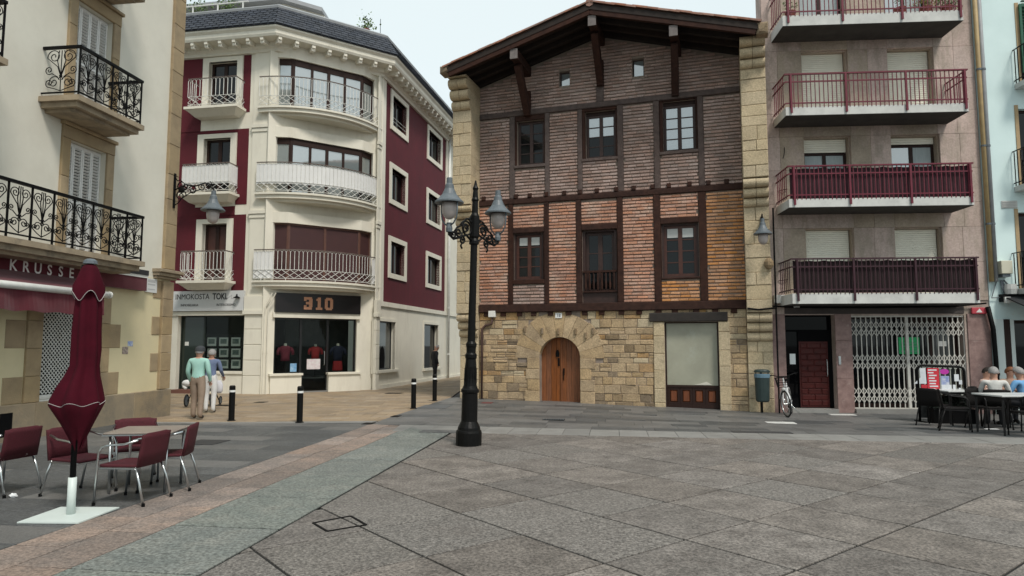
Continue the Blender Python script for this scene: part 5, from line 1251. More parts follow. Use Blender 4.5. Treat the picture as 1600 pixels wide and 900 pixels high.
obj('end_wall', G().box(SE-.35, SE, .36, 8, -.3, WT), m_wht, ts)
for h in so:
    obj('window_surround', rect_ring(*h, .20, -.05, .14), m_wht, ts)
    window(ts, *h, .16, dark_wood, glass_d, 2, 1, .07)
    if h[2] > 10 and h[0] < 2: obj('window_rail', G().tube([(h[0],.02,h[2]+.38),(h[1],.02,h[2]+.38)], .012, 5), rail_white, ts); obj('window_rail', G().tube([(h[0],.02,h[2]+.22),(h[1],.02,h[2]+.22)], .012, 5), rail_white, ts)
for i, h in enumerate(go):
    wn = window(ts, *h, .16, m_blackf, glass_dark('pale_shop_glass', (.10,.11,.105), 1.6) if i == 0 else glass_d, 1, 1, .05, name='shop_window')
    obj('sill', G().box(h[0]-.1, h[1]+.35, -.12, .1, h[2]-.10, h[2]-.002), m_wht, ts)
    obj('window_surround', rect_ring(*h, .12, -.03, .10), m_wht, ts)
x, zz = SI.tz(600,558,-.1); obj('hanging_coat', G().lathe([(.22,-.42),(.26,0),(.2,.3),(.06,.42)], 10, (x-.1,.135,zz), sy=.04), black_in, ts)
adopt(ts, SI)
# dark narrow passage end behind: white downpipe at the corner of the old house
# ---------------- cornice, slate mansard, penthouse
outl = [FR.w(W0,0), P1, P2, SI.w(SE,0)]
def offset(pts, d):
    """pushes the polyline outwards (towards the viewer's side) by d"""
    res = []
    for i, p in enumerate(pts):
        ns = []
        for a, b in ((i-1,i),(i,i+1)):
            if 0 <= a and b < len(pts):
                dx, dy = pts[b][0]-pts[a][0], pts[b][1]-pts[a][1]; l = math.hypot(dx, dy); ns.append((dy/l, -dx/l))
        if len(ns) == 1: n = ns[0]; k = 1
        else:
            n = (ns[0][0]+ns[1][0], ns[0][1]+ns[1][1]); l = math.hypot(*n); n = (n[0]/l, n[1]/l); k = 1/max(.3, n[0]*ns[0][0]+n[1]*ns[0][1])
        res.append((p[0]+n[0]*d*k, p[1]+n[1]*d*k))
    return res
def moulding(name, prof, m, zoff=0):
    """sweeps (offset, z) profile along the building outline"""
    rows = [[(x-P1[0], y-P1[1], z) for x, y in offset(outl, d)] for d, z in prof]; n = len(outl); g = G()
    g.add([p for r in rows for p in r], [(i*n+k, i*n+k+1, (i+1)*n+k+1, (i+1)*n+k) for i in range(len(prof)-1) for k in range(n-1)])
    return obj(name, g, m, cb)
moulding('cornice', [(-.1,WT),(.10,WT),(.12,WT+.10),(.20,WT+.16),(.20,WT+.30),(.62,WT+.32),(.66,WT+.40),(.66,WT+.52),(.74,WT+.60),(.74,WT+.66),(.0,WT+.67),(-.3,WT+.67)], m_wht)
mans = moulding('mansard_roof', [(.78,WT+.66),(.78,WT+.70),(.22,WT+1.52),(.20,WT+1.54)], m_slate)
moulding('roof_flashing', [(.26,WT+1.52),(.28,WT+1.60),(.10,WT+1.72),(-1.2,WT+1.74)], m_zinc)
for fac, x0, x1 in ((FR, -4.6, -.3), (CH, -.1, CL+.1), (SI, .3, SE)):
    n = int((x1-x0)/.52)
    tmp = frame(fac); mod = G(); mod.box(-.07,.07,-.55,-.18,-.16,0).box(-.06,.06,-.60,-.551,-.10,-.0); mod.tube([(-.07,-.50,-.16),(.07,-.50,-.16)], .055, 8)
    me = mod.mesh('modillion', m_wht)
    for k in range(n+1): obj('modillion', me, None, tmp, (x0+(x1-x0)*k/n, 0, WT+.315))
    adopt(tmp, fac)
g = G()
for (a, b) in ((0,1),(1,2),(2,3)):
    lo = offset(outl, .80); hi = offset(outl, .24); rows = 7
    for r_ in range(rows):
        f0, f1 = r_/rows, (r_+1.12)/rows
        pa0 = Vector((lo[a][0]+(hi[a][0]-lo[a][0])*f0, lo[a][1]+(hi[a][1]-lo[a][1])*f0, WT+.69+.83*f0)); pb0 = Vector((lo[b][0]+(hi[b][0]-lo[b][0])*f0, lo[b][1]+(hi[b][1]-lo[b][1])*f0, WT+.69+.83*f0))
        pa1 = Vector((lo[a][0]+(hi[a][0]-lo[a][0])*f1, lo[a][1]+(hi[a][1]-lo[a][1])*f1, WT+.69+.83*f1)); pb1 = Vector((lo[b][0]+(hi[b][0]-lo[b][0])*f1, lo[b][1]+(hi[b][1]-lo[b][1])*f1, WT+.69+.83*f1))
        ln = (pb0-pa0).length; n = max(2, int(ln/.26)); off = .5*(r_ % 2); nr = (pb0-pa0).cross(pa1-pa0).normalized()
        if nr.z < 0: nr = -nr
        o_ = Vector((P1[0], P1[1], 0))
        for k in range(n+1):
            u0, u1 = max(0, (k-off)/n), min(1, (k+1-off)/n-.004)
            if u1-u0 < .01: continue
            A_, B_ = pa0.lerp(pb0, u0)-o_, pa0.lerp(pb0, u1)-o_; C_, D_ = pa1.lerp(pb1, u1)-o_, pa1.lerp(pb1, u0)-o_; t_ = .022+random.uniform(0,.006)
            g.add([A_+nr*.006, B_+nr*.006, C_-nr*.004, D_-nr*.004, A_+nr*t_, B_+nr*t_, C_+nr*.008, D_+nr*.008], [(4,5,6,7),(0,1,5,4),(1,2,6,5),(3,0,4,7)])
obj('slates', g, m_slate, mans, kind='stuff')
pen = offset(outl, -1.0); pw2 = [(x-P1[0], y-P1[1]) for x, y in pen]; back = [(pw2[-1][0]-3.5, pw2[-1][1]+.8), (pw2[0][0]+1, pw2[0][1]+6)]
obj('roof_deck', G().slab([(x-P1[0], y-P1[1]) for x, y in offset(outl, .1)] + [(SI.w(SE,6)[0]-P1[0], SI.w(SE,6)[1]-P1[1]), (W0, 8)], WT+.4, WT+1.70), m_zinc, cb)
pp = [(pw2[0][0], pw2[0][1]), pw2[1], ((pw2[1][0]+pw2[2][0])/2, (pw2[1][1]+pw2[2][1])/2), (pw2[2][0]-1.2, pw2[2][1]+2.2), (pw2[2][0]-3, pw2[2][1]+5), (pw2[0][0], pw2[0][1]+6)]
ph = obj('penthouse', G().slab(pp, WT+1.70, WT+2.35), m_wht, cb)
obj('penthouse_roof', G().slab([(x*1.0, y-.35) for x, y in pp], WT+2.351, WT+2.5), m_zinc, cb)
tmp = frame(FR); hz = WT+1.75
obj('terrace_rail', G().tube([(W0,-.05,hz+.22),(-1.2,-.05,hz+.22)], .03, 6), white_p, tmp)
for k in range(8): obj('terrace_post', G().box(-8.4+k*1.0-.02,-8.4+k*1.0+.02,-.07,-.03,hz-.05,hz+.22), white_p, tmp)
adopt(tmp, FR)
for i, (px, py, fac, pp_, lab) in enumerate(((308,20,FR,-.4,'trailing green plant on the roof terrace beside the cream house'),(354,10,FR,-.4,'small dark plant behind the terrace rail of the corner building'),(573,27,CH,-.3,'small bushy plant standing on the slate roof edge against the sky'))):
    x, zz = fac.tz(px, py, pp_); wx, wy = fac.w(x, -pp_)
    o = root('roof_plant', (wx, wy, WT+1.72), 0, lab, 'plant', 'plants on the corner building roof')
    obj('pot', G().lathe([(.10,0),(.14,.2),(.12,.2)], 10), m_pot, o)
    g = G()
    for k in range(140):
        c = Vector((random.gauss(0,.22 if i < 2 else .16), random.gauss(0,.12), .25+abs(random.gauss(.12,.2)))); d = Vector((random.gauss(0,1),random.gauss(0,1),random.gauss(.2,.6))).normalized()*random.uniform(.06,.12); s_ = d.orthogonal()*.35
        g.add([c, c+d*.5+s_, c+d, c+d*.5-s_], [(0,1,2,3)])
    obj('foliage', g, gr1, o)
an = root('roof_antenna', (*SI.w(1.2, .6), WT+1.72), 0, 'thin antenna mast on the corner building roof against the sky', 'antenna')
obj('mast', G().tube([(0,0,0),(0,0,1.3)], .014, 5), iron_g, an); obj('mast_foot', G().lathe([(.06,0),(.06,.12),(.02,.14)], 8), iron_g, an)
# thin pipes on the front pilaster, white downpipe at the alley end
x = FR.t(413,560,.1); wx, wy = FR.w(x, -.16)
for dx, lab in ((0,'left of two thin cream pipes on the shop pilaster'),(.12,'right of two thin cream pipes on the shop pilaster')):
    o = root('wall_pipe', (wx+dx, wy-.0, 0), -10, lab, 'pipe', 'pipes on the shop pilaster'); obj('pipe', G().tube([(0,0,.0),(0,0,2.7),(.03,-.01,3.0),(.25,.02,3.45)], .022, 6), m_wht, o); obj('pipe_clip', G().lathe([(.03,0),(.03,.03)], 8, (0,0,1.4)), m_wht, o)
wx, wy = SI.w(8.5, -.14); o = root('downpipe', (wx, wy, 0), 78, 'white downpipe at the alley end of the burgundy wall', 'pipe'); obj('pipe', G().tube([(0,0,0),(0,0,WT+.3)], .06, 8), white_p, o, smooth=True)
for zz in (1.2,3.5,6,8.5): obj('pipe_bracket', G().lathe([(.075,0),(.075,.05)], 8, (0,0,zz)), white_p, o)
# plain house closing the alley
ah = root('alley_house', (-4.6, 47, 0), 8, 'plain cream house closing the far end of the alley', 'house')
hol = [(x, x+.9, z, z+1.5) for x in (-3.5,-1.2,1.1,3.4,5.6) for z in (.9,4.0,7.1)]
obj('wall', wall_cells(G(), -6, 9, -.3, 9.6, hol, 0, .4), m_wht, ah); obj('roof', G().prism([(-6.4,9.6),(9.4,9.6),(8,10.8),(-5,10.8)], -.6, 7), m_tile, ah); obj('inner_dark', G().box(-5.9,8.9,.7,.75,-.2,9.5), black_in, ah)
for h in hol: window(ah, *h, .12, dark_wood, glass_d, 2, 2, .07)
# ================================================================ STREET FURNITURE
# ---- double street lamp
lx_, ly_ = -.72, 11.32
lp = root('street_lamp', (lx_, ly_, zg(lx_, ly_)), 0, 'black cast-iron street lamp with two grey shaded lanterns in the square', 'street lamp')
LEAN = .022
m_cast = M('cast_iron_black', (.004,.004,.004), (.007,.0066,.006), 20, rough=.42, bump=.15, bscale=30, spec=.14)
def lpart(name, prof, n=16): obj(name, G().lathe(prof, n).xf(Matrix.Rotation(LEAN, 4, 'Y')), m_cast, lp, smooth=False)
lpart('base_plinth', [(.215,-.02),(.215,.22),(.205,.25),(.19,.26),(.185,.30),(.165,.34),(.15,.37),(.135,.40)], 20)
lpart('lower_shaft', [(.135,.40),(.132,.86),(.15,.88),(.15,.92),(.13,.94),(.115,.98)], 20)
lpart('fluted_shaft', [(.112,.98),(.095,1.1),(.098,1.30),(.085,1.42),(.098,1.45),(.098,1.50),(.078,1.53),(.082,1.62),(.09,1.64),(.09,1.68),(.066,1.72)], 16)
for k in range(12):
    a = 2*math.pi*k/12; obj('shaft_rib', G().tube([(.100*math.cos(a),.100*math.sin(a),1.02),(.094*math.cos(a),.094*math.sin(a),1.28)], .010, 5).xf(Matrix.Rotation(LEAN, 4, 'Y')), m_cast, lp)
lpart('pole', [(.066,1.72),(.060,2.6),(.058,3.35)], 12)
lpart('collar', [(.058,3.35),(.085,3.37),(.085,3.42),(.07,3.46),(.085,3.5),(.08,3.85),(.055,3.9),(.05,4.1),(.065,4.13),(.05,4.17),(.04,4.3),(.052,4.33),(.03,4.38),(.012,4.47)], 12)
hx = LEAN*3.7; AA = math.atan2(.47,.40)
for s, lab in ((1,''),(-1,'')):
    rot = Matrix.Translation((hx,0,0)) @ Matrix.Rotation(AA + (0 if s > 0 else math.pi), 4, 'Z')
    V = lambda pts: [tuple(rot @ Vector(p)) for p in pts]
    S2 = lambda c, r, tn, a0, d: V(spiral(c, r, tn, a0, d))
    obj('arm', G().tube(V([(.05,0,3.40),(.2,0,3.50),(.36,0,3.44),(.5,0,3.40),(.60,0,3.46),(.60,0,3.56)]), .022, 6), m_cast, lp, smooth=True)
    for c in (S2((.20,3.60),.15,1.7,.3,1), S2((.22,3.60),.09,1.2,2.5,-1), S2((.38,3.52),.08,1.5,3.,1), S2((.50,3.48),.07,1.4,.4,-1), S2((.30,3.40),.07,1.3,1.5,1), V([(.06,0,3.86),(.12,0,3.78),(.2,0,3.78),(.3,0,3.66),(.42,0,3.60),(.5,0,3.50)]), S2((.10,3.76),.05,1.2,0,1), V([(.30,0,3.36),(.33,0,3.30),(.30,0,3.26)])):
        obj('scroll', G().tube(c, .017, 6), m_cast, lp, smooth=True)
    tip = rot @ Vector((.60,0,3.56))
    obj('lamp_socket', G().lathe([(.05,-.06),(.055,.0),(.04,.06),(.05,.09)], 10, tip), iron_g, lp)
    zt_ = 4.40
    for q in (-1, 1):
        d = (rot.to_3x3() @ Vector((0, q, 0))); c0 = Vector((tip.x, tip.y, 0))
        obj('lamp_yoke', G().tube([tuple(c0+d*a+Vector((0,0,z))) for a, z in ((.02,3.60),(.10,3.64),(.165,3.72),(.185,3.85),(.185,4.0))], .014, 6), iron_g, lp, smooth=True)
    lantern_head(lp, (tip.x, tip.y, zt_), .93)
# ---- bollards
m_band = M('white_reflective_band', (.75,.75,.73), rough=.4)
for i, (px, py, lab) in enumerate(((361.5,656.5,'black bollard with white band beside the man with the pushchair'), (468,660,'black bollard with white band in front of the clothes shop'), (646,640,'black bollard with white band, the left of two by the alley'), (679,628,'black bollard farthest up the alley, before the dark figure'))):
    x, y = gnd(px, py, .02); o = root('bollard', (x, y, zg(x,y)), 0, lab, 'bollard', 'bollards along the pavement edge')
    obj('post', G().lathe([(.065,-.02),(.065,.62),(.060,.63)], 12), m_cast, o, smooth=False); obj('band', G().lathe([(.067,.632),(.067,.675)], 12), m_band, o); obj('cap', G().lathe([(.065,.676),(.065,.75),(.05,.775),(.0,.78)], 12), m_cast, o); obj('base_ring', G().lathe([(.09,-.01),(.09,.02),(.07,.03)], 12), m_cast, o)
# ---- closed parasol
ux_, uy_ = -4.28, 6.68
pa = root('closed_parasol', (ux_, uy_, .012), 0, 'closed burgundy parasol on a white square base plate beside the cafe table', 'parasol')
m_pw = M('pale_green_white_metal', (.60,.66,.63), (.55,.61,.58), 4, rough=.45)
m_pcl = M('burgundy_parasol_cloth', (.060,.003,.010), (.040,.002,.007), 4, rough=.9, spec=.15, bump=.1, bscale=20)
obj('base_plate', G().slab([(-.30,-.30),(.28,-.32),(.31,.28),(-.29,.29)], 0, .012), m_pw, pa)
tilt = .012
obj('base_tube', G().tube([(0,0,.012),(0,0,.36)], .038, 14), m_pw, pa, smooth=True); obj('pole', G().tube([(0,0,.36),(.0,0,2.44)], .026, 10), iron, pa, smooth=True)
m_pip = M('grey_piping', (.38,.34,.33), rough=.7)
def fold_cloth(levels, nf=6, seg=64, phase=0):
    g = G()
    for z, r, amp, dz, cx in levels:
        for k in range(seg):
            a = 2*math.pi*k/seg; f = math.cos(nf*a+phase+z*1.3); rr = .86*r*(1+amp*f); g.v.append((cx+rr*math.cos(a), rr*math.sin(a), z+dz*f))
    L_ = len(levels)
    for i in range(L_-1):
        for k in range(seg): g.f.append((i*seg+k, i*seg+(k+1)%seg, (i+1)*seg+(k+1)%seg, (i+1)*seg+k)); g.m.append(0)
    return g
cloth = [(.67,.045,.30,.06,.03),(.74,.085,.30,.07,.03),(.86,.150,.24,.05,.02),(.98,.215,.16,.03,.01),(1.045,.250,.13,.02,.005),(1.10,.246,.13,.015,.005),(1.22,.205,.14,.01,.02),(1.34,.158,.16,0,.04),(1.44,.130,.16,0,.06),(1.60,.136,.14,0,.065),(1.80,.128,.17,0,.06),(2.0,.122,.15,0,.065),(2.2,.105,.16,0,.06),(2.35,.07,.1,0,.06)]
o = obj('canopy', fold_cloth(cloth), m_pcl, pa, smooth=True)
fz = lambda k: math.cos(6*2*math.pi*k/64+1.07*1.3)
g = G(); g.tube([(.005+.2155*(1+.13*fz(k))*math.cos(2*math.pi*k/64), .2155*(1+.13*fz(k))*math.sin(2*math.pi*k/64), 1.07+.018*fz(k)) for k in range(64)], .0032, 4, closed=True); obj('piping', g, m_pip, pa)
cap_ = [(2.13,.150,.10,.05,.06),(2.20,.148,.10,.03,.06),(2.30,.12,.08,.0,.06),(2.40,.085,.05,0,.06),(2.44,.06,.0,0,.06),(2.455,.01,0,0,.06)]
obj('vent_cap', fold_cloth(cap_, 4, 48, .8), m_pcl, pa, smooth=True)
g = G(); g.tube([(.06+.132*(1+.1*math.cos(4*2*math.pi*k/48+.8+2.13*1.3))*math.cos(2*math.pi*k/48), .132*(1+.1*math.cos(4*2*math.pi*k/48+.8+2.13*1.3))*math.sin(2*math.pi*k/48), 2.128+.05*math.cos(4*2*math.pi*k/48+.8+2.13*1.3)) for k in range(48)], .0032, 4, closed=True); obj('piping', g, m_pip, pa)
obj('finial', G().lathe([(.065,0),(.06,.03),(.035,.05),(.0,.055)], 12, (.06,0,2.452)), iron_g, pa)
# ---- cafe table and armchairs
m_wick = M('burgundy_wicker', (.085,.008,.016), (.055,.005,.010), 60, rough=.7, bump=.5, bscale=220)
def cafe_chair(loc, rz, label, group, seat_m, frame_m, hgt=.72):
    o = root('cafe_armchair', loc, rz, label, 'chair', group); k = hgt/.745
    W_ = .235
    g = G(); n = 10                                            # seat: slightly dished, rounded front
    pts = [(-W_+.01,-.20),(-W_+.03,-.245),(W_-.03,-.245),(W_-.01,-.20),(W_-.02,.19),(-W_+.02,.19)]
    g.slab(pts, .395*k, .425*k); obj('seat', g, seat_m, o, bevel=.012)
    g = G(); m_ = 12
    for i in range(m_+1):
        a = -1+2*i/m_; x = a*(W_-.005); y = .215-.020*a*a
        for (zz, dy) in ((.40*k,.0),(.55*k,.022),(.70*k,.045),(.742*k,.05)):
            g.v.append((x, y+dy, zz+(.012 if abs(a) < .7 and zz > .7*k else 0)))
    for i in range(m_):
        for j in range(3): g.f.append((i*4+j, (i+1)*4+j, (i+1)*4+j+1, i*4+j+1)); g.m.append(0)
    b = obj('backrest', g, seat_m, o, smooth=True); sd_ = b.modifiers.new('solid','SOLIDIFY'); sd_.thickness = .022; sd_.offset = 0
    for s in (-1, 1):
        obj('front_leg', G().tube([(s*(W_+.01),-.255,.0),(s*(W_+.012),-.235,.40*k),(s*(W_+.014),-.222,.56*k),(s*(W_+.016),-.19,.615*k),(s*(W_+.016),-.12,.632*k),(s*(W_+.01),.05,.645*k),(s*(W_-.01),.19,.685*k)], .0125, 8), frame_m, o, smooth=True)
        obj('rear_leg', G().tube([(s*(W_-.0),.285,.0),(s*(W_-.01),.22,.25*k),(s*(W_-.025),.165,.40*k)], .0125, 8), frame_m, o, smooth=True)
        obj('seat_rail', G().tube([(s*(W_-.005),-.235,.385*k),(s*(W_-.015),.17,.385*k)], .010, 6), frame_m, o)
        for yy, xx in ((-.255,W_+.01),(.285,W_)): obj('foot_cap', G().lathe([(.017,-.0),(.017,.03)], 8, (s*xx,yy,0)), iron, o)
    obj('front_rail', G().tube([(-W_,-.235,.385*k),(W_,-.235,.385*k)], .010, 6), frame_m, o)
    return o
GRP = 'burgundy armchairs of the cafe'
for x, y, rz, lab in ((-4.03,7.30,-96,'burgundy wicker armchair nearest the pink paving, front of the cafe table'), (-3.98,7.95,-78,'burgundy wicker armchair at the right rear of the cafe table'), (-4.80,7.62,70,'burgundy wicker armchair left of the cafe table, behind the parasol pole'), (-4.62,8.38,30,'burgundy wicker armchair at the far side of the cafe table'), (-5.72,7.70,-100,'burgundy wicker armchair cut by the left edge of the picture')):
    cafe_chair((x, y, zg(x,y)+.010), rz, lab, GRP, m_wick, alu)
tx_, ty_ = -4.22, 7.92
tb = root('cafe_table', (tx_, ty_, .010), 8, 'square metal cafe table between the burgundy armchairs', 'table')
obj('table_top', G().slab([(-.36,-.33),(.36,-.33),(.36,.33),(-.36,.33)], .655, .675), M('brown_table_top', (.28,.235,.20), (.23,.19,.165), 5, rough=.35), tb, bevel=.008)
obj('top_rim', wall_cells(G(), -.365,.365,-.335,.335,[(-.345,.345,-.315,.315)],.640,.654).xf(Matrix(((1,0,0,0),(0,0,1,0),(0,1,0,0),(0,0,0,1)))), alu, tb)
for sx in (-1,1):
    for sy in (-1,1): obj('leg', G().tube([(sx*.29,sy*.26,0),(sx*.30,sy*.27,.645)], .016, 8), alu, tb, smooth=True)
tis = obj('crumpled_tissue', G().ball((0,0,.018), .035, 9, 6, (1.3,.9,.55)), M('white_tissue', (.75,.76,.76), rough=.9), None, (*gnd(21,778), .010), label='small crumpled white tissue on the dark paving at the left', category='tissue')
for v in tis.data.vertices: v.co += Vector((random.uniform(-.008,.008) for _ in range(3)))
# ---- litter bin
bx_, by_ = F.w(TR+.33, -.42); m_bin = M('dark_green_bin', (.020,.035,.034), (.028,.045,.044), 6, rough=.45)
bn = root('litter_bin', (bx_, by_, zg(bx_,by_)), -18, 'dark green litter bin on a post in front of the right stone pier', 'litter bin')
obj('bin_body', G().lathe([(.14,.30),(.17,.34),(.19,.98),(.195,1.0),(.17,1.0)], 14, sy=.75), m_bin, bn); obj('bin_lid', G().lathe([(.20,1.06),(.205,1.10),(.16,1.14),(.03,1.15)], 14, sy=.75), m_bin, bn)
obj('bin_post', G().tube([(-.02,.14,-.05),(-.02,.14,1.08)], .03, 8), iron, bn); obj('liner', G().lathe([(.196,.93),(.20,1.02),(.185,1.03)], 14, sy=.76), M('blue_bag', (.12,.20,.26), rough=.4), bn)
for s in (-1,1): obj('lid_bracket', G().box(s*.15-.012,s*.15+.012,-.02,.02,.99,1.07), iron, bn)
# ---- bicycle
fx, fy = 6.80, 16.78; rx, ry = 7.28, 17.70
dirb = math.degrees(math.atan2(ry-fy, rx-fx)); wbz = math.hypot(rx-fx, ry-fy)
bk = root('bicycle', (fx, fy, zg(fx,fy)), dirb, 'white bicycle with a front basket leaning by the dark entrance', 'bicycle')
m_tyre = M('black_tyre', (.02,.02,.02), rough=.8); m_bw = M('white_bike_paint', (.65,.66,.66), rough=.3); rw = .33
LB = Matrix.Rotation(-.10, 4, 'X')
for cx_, st_ in ((0, .45), (wbz, 0)):
    mt = LB @ Matrix.Translation((cx_,0,rw)) @ Matrix.Rotation(st_, 4, 'Z')
    circ = lambda r, n=32: [(r*math.cos(2*math.pi*k/n), 0, r*math.sin(2*math.pi*k/n)) for k in range(n)]
    wh = obj('wheel', G().tube(circ(rw-.018), .018, 8, closed=True).xf(mt), m_tyre, bk, smooth=True)
    obj('rim', G().tube(circ(rw-.045), .011, 6, closed=True).xf(mt), alu, wh, smooth=True)
    for k in range(14):
        a = 2*math.pi*k/14; obj('spoke', G().tube([(.02*math.cos(a),.02*(-1)**k,.02*math.sin(a)),((rw-.05)*math.cos(a+.25),0,(rw-.05)*math.sin(a+.25))], .0025, 4).xf(mt), alu, wh)
    obj('hub', G().tube([(0,-.05,0),(0,.05,0)], .02, 8).xf(mt), alu, wh)
    obj('mudguard', G().tube([((rw+.025)*math.cos(a),0,(rw+.025)*math.sin(a)) for a in [R(20+10*k) for k in range(15)]], .016, 6).xf(mt), m_bw, wh, smooth=True)
fr_ = lambda nm, pts, r, m: obj(nm, G().tube(pts, r, 8).xf(LB), m, bk, smooth=True)
head, bb, seat_, hub = (.17,0,.86), (wbz*.52,0,.29), (wbz*.66,0,.74), (wbz,0,rw)
fr_('frame_tube', [(.14,0,.70), bb], .021, m_bw); fr_('frame_tube', [(.17,0,.82), (wbz*.58,0,.48)], .018, m_bw); fr_('seat_tube', [bb, seat_, (wbz*.69,0,.86)], .018, m_bw)
for s in (-1,1): fr_('stay', [bb, (wbz,s*.05,rw)], .010, m_bw); fr_('stay', [(wbz*.64,0,.66), (wbz,s*.05,rw)], .009, m_bw); fr_('fork', [(.12,s*.04,.60),(.05,s*.055,.45),(0,s*.05,rw)], .013, m_bw)
fr_('steerer', [(.12,0,.60), head, (.19,0,.98)], .018, m_bw)
fr_('handlebar', [(.30,-.30,1.04),(.20,-.26,1.05),(.16,-.1,1.0),(.16,.1,1.0),(.20,.26,1.05),(.30,.30,1.04)], .012, iron)
for s in (-1,1): fr_('grip', [(.30,s*.30,1.04),(.22,s*.27,1.05)], .018, iron)
obj('saddle', G().ball((wbz*.70,0,.89), .12, 12, 6, (1.1,.75,.32)).xf(LB), iron, bk, smooth=True)
fr_('crank', [(wbz*.52,-.07,.29),(wbz*.52,-.08,.14)], .012, alu); fr_('crank', [(wbz*.52,.07,.29),(wbz*.52,.08,.44)], .012, alu)
obj('chain_ring', G().lathe([(.09,-.004),(.09,.004)], 18).xf(LB @ Matrix.Translation((wbz*.52,-.05,.29)) @ Matrix.Rotation(math.pi/2,4,'X')), iron, bk)
bsk = obj('front_basket', G().tube([(-.22,-.16,.98),(.10,-.16,.98),(.10,.16,.98),(-.22,.16,.98)], .008, 5, closed=True).xf(LB), iron, bk)
for k in range(4):
    zz = .74+.06*k; f_ = .8+.05*k; obj('basket_wire', G().tube([(-.20*f_,-.15*f_,zz),(.10,-.15*f_,zz),(.10,.15*f_,zz),(-.20*f_,.15*f_,zz)], .004, 4, closed=True).xf(LB), iron, bsk)
for k in range(12):
    a = k/11; obj('basket_wire', G().tube([(-.20+.3*a,-.155,.98),(-.16+.26*a,-.12,.74)], .003, 4).xf(LB), iron, bsk); obj('basket_wire', G().tube([(-.20+.3*a,.155,.98),(-.16+.26*a,.12,.74)], .003, 4).xf(LB), iron, bsk)
obj('headlamp', G().ball((-.06,0,.70), .045, 10, 6).xf(LB), white_p, bk)
fr_('kickstand', [(wbz*.62,-.05,.27),(wbz*.66,-.22,.02)], .009, alu)
# ---- terrace on the right
m_dkw = M('dark_wicker', (.010,.0085,.008), (.006,.005,.005), 60, rough=.65, spec=.2, bump=.5, bscale=220)
m_dkf = M('dark_metal_frame', (.012,.011,.011), rough=.45, spec=.25)
DG = 'dark wicker chairs of the terrace'
def dchair(x, y, rz, lab): return cafe_chair((x, y, zg(x,y)+.010), rz, lab, DG, m_dkw, m_dkf, .80)
dchair(9.15,14.75,120,'dark chair standing apart at the left end of the terrace by the poster screen')
dchair(8.82,13.55,60,'dark chair with splayed legs left of the nearest terrace table')
dchair(9.75,14.0,15,'dark chair behind the nearest terrace table, back to the poster screen')
dchair(9.42,12.35,178,'dark chair in front of the nearest terrace table, its back to the square')
dchair(10.15,13.0,-95,'dark chair at the right end of the nearest terrace table')
def terrace_table(x, y, lab, wx=1.1, rz=4):
    o = root('terrace_table', (x, y, zg(x,y)+.010), rz, lab, 'table', 'terrace tables')
    obj('table_top', G().box(-wx/2,wx/2,-.38,.38,.715,.745), M('white_table_top', (.62,.63,.62), (.55,.56,.55), 4, rough=.3), o, bevel=.006)
    obj('apron', G().box(-wx/2+.03,wx/2-.03,-.35,.35,.67,.714), m_dkf, o)
    for sx in (-1,1):
        for sy in (-1,1): obj('leg', G().bar((sx*(wx/2-.05),sy*.33,0),(sx*(wx/2-.05),sy*.33,.67),.035), m_dkf, o)
    return o
terrace_table(9.55, 12.92, 'nearest white-topped terrace table at the right edge'); terrace_table(10.95, 14.75, 'white-topped terrace table with four people seated round it', 1.2, 0); terrace_table(9.98, 15.35, 'small white-topped terrace table behind the poster screen', .7, 0)
# poster screen
sx0, sy0 = 9.42, 15.72
scr = root('poster_screen', (sx0, sy0, zg(sx0,sy0)), -6, 'black framed terrace screen covered with red and white posters', 'screen')
SW_, SH_ = 1.02, 1.30
obj('frame', G().tube([(0,0,.02),(0,0,SH_-.10),(.03,0,SH_-.03),(.10,0,SH_),(SW_-.10,0,SH_-.03),(SW_-.03,0,SH_-.06),(SW_,0,SH_-.13),(SW_,0,.02)], .028, 8), iron, scr, smooth=True)
obj('glass', G().box(.03,SW_-.03,-.006,.006,.60,SH_-.04), glass_clear('screen_glass', (.85,.88,.87)), scr)
obj('lower_panel', G().box(.02,SW_-.02,-.012,.012,.10,.60), M('black_leafy_panel', (.018,.019,.018), (.05,.05,.048), 14, rough=.6), scr)
for x in (.02, SW_-.02): obj('foot', G().box(x-.03,x+.03,-.25,.25,0,.03), iron, scr)
m_pr = M('red_poster', (.50,.025,.04), rough=.5); m_pwh = M('white_poster', (.62,.64,.66), (.52,.55,.58), 8, rough=.6)
ps = obj('poster', G().box(.20,.46,-.014,-.010,.62,1.24), m_pr, scr)
for r_ in range(9):
    xx = .215+random.uniform(0,.03); wl_ = random.uniform(.12,.2); obj('poster_bar', G().box(xx,xx+wl_,-.0165,-.0145,1.18-r_*.062,1.21-r_*.062), m_pwh, ps)
obj('poster', G().box(.06,.19,-.014,-.010,.62,.86), m_pr, scr); obj('poster', G().prism([(-.10,.88),(.18,.88),(.17,1.24),(.04,1.24),(.05,1.02)], -.0165, -.0125), m_pwh, scr)
obj('poster', G().lathe([(.10,-.003),(.10,.003)], 16).xf(Matrix.Translation((.58,-.016,1.16)) @ Matrix.Diagonal((1,1,.62,1)) @ Matrix.Rotation(math.pi/2,4,'X')), M('magenta_sticker', (.42,.03,.30), rough=.5), scr)
pb_ = obj('poster', G().box(.50,.68,-.014,-.010,.84,1.06), M('blue_white_poster', (.10,.16,.40), (.55,.57,.6), 9, rough=.5), scr); obj('poster', G().box(.50,.72,-.0165,-.0125,.70,.86), m_pwh, scr)
for xx, zz, w_, h_ in ((.84,1.02,.10,.16),(.92,.92,.07,.10),(.78,.80,.06,.12),(.90,.74,.05,.10)): obj('poster', G().box(xx-w_/2,xx+w_/2,-.014,-.010,zz-h_/2,zz+h_/2), m_pwh, scr)
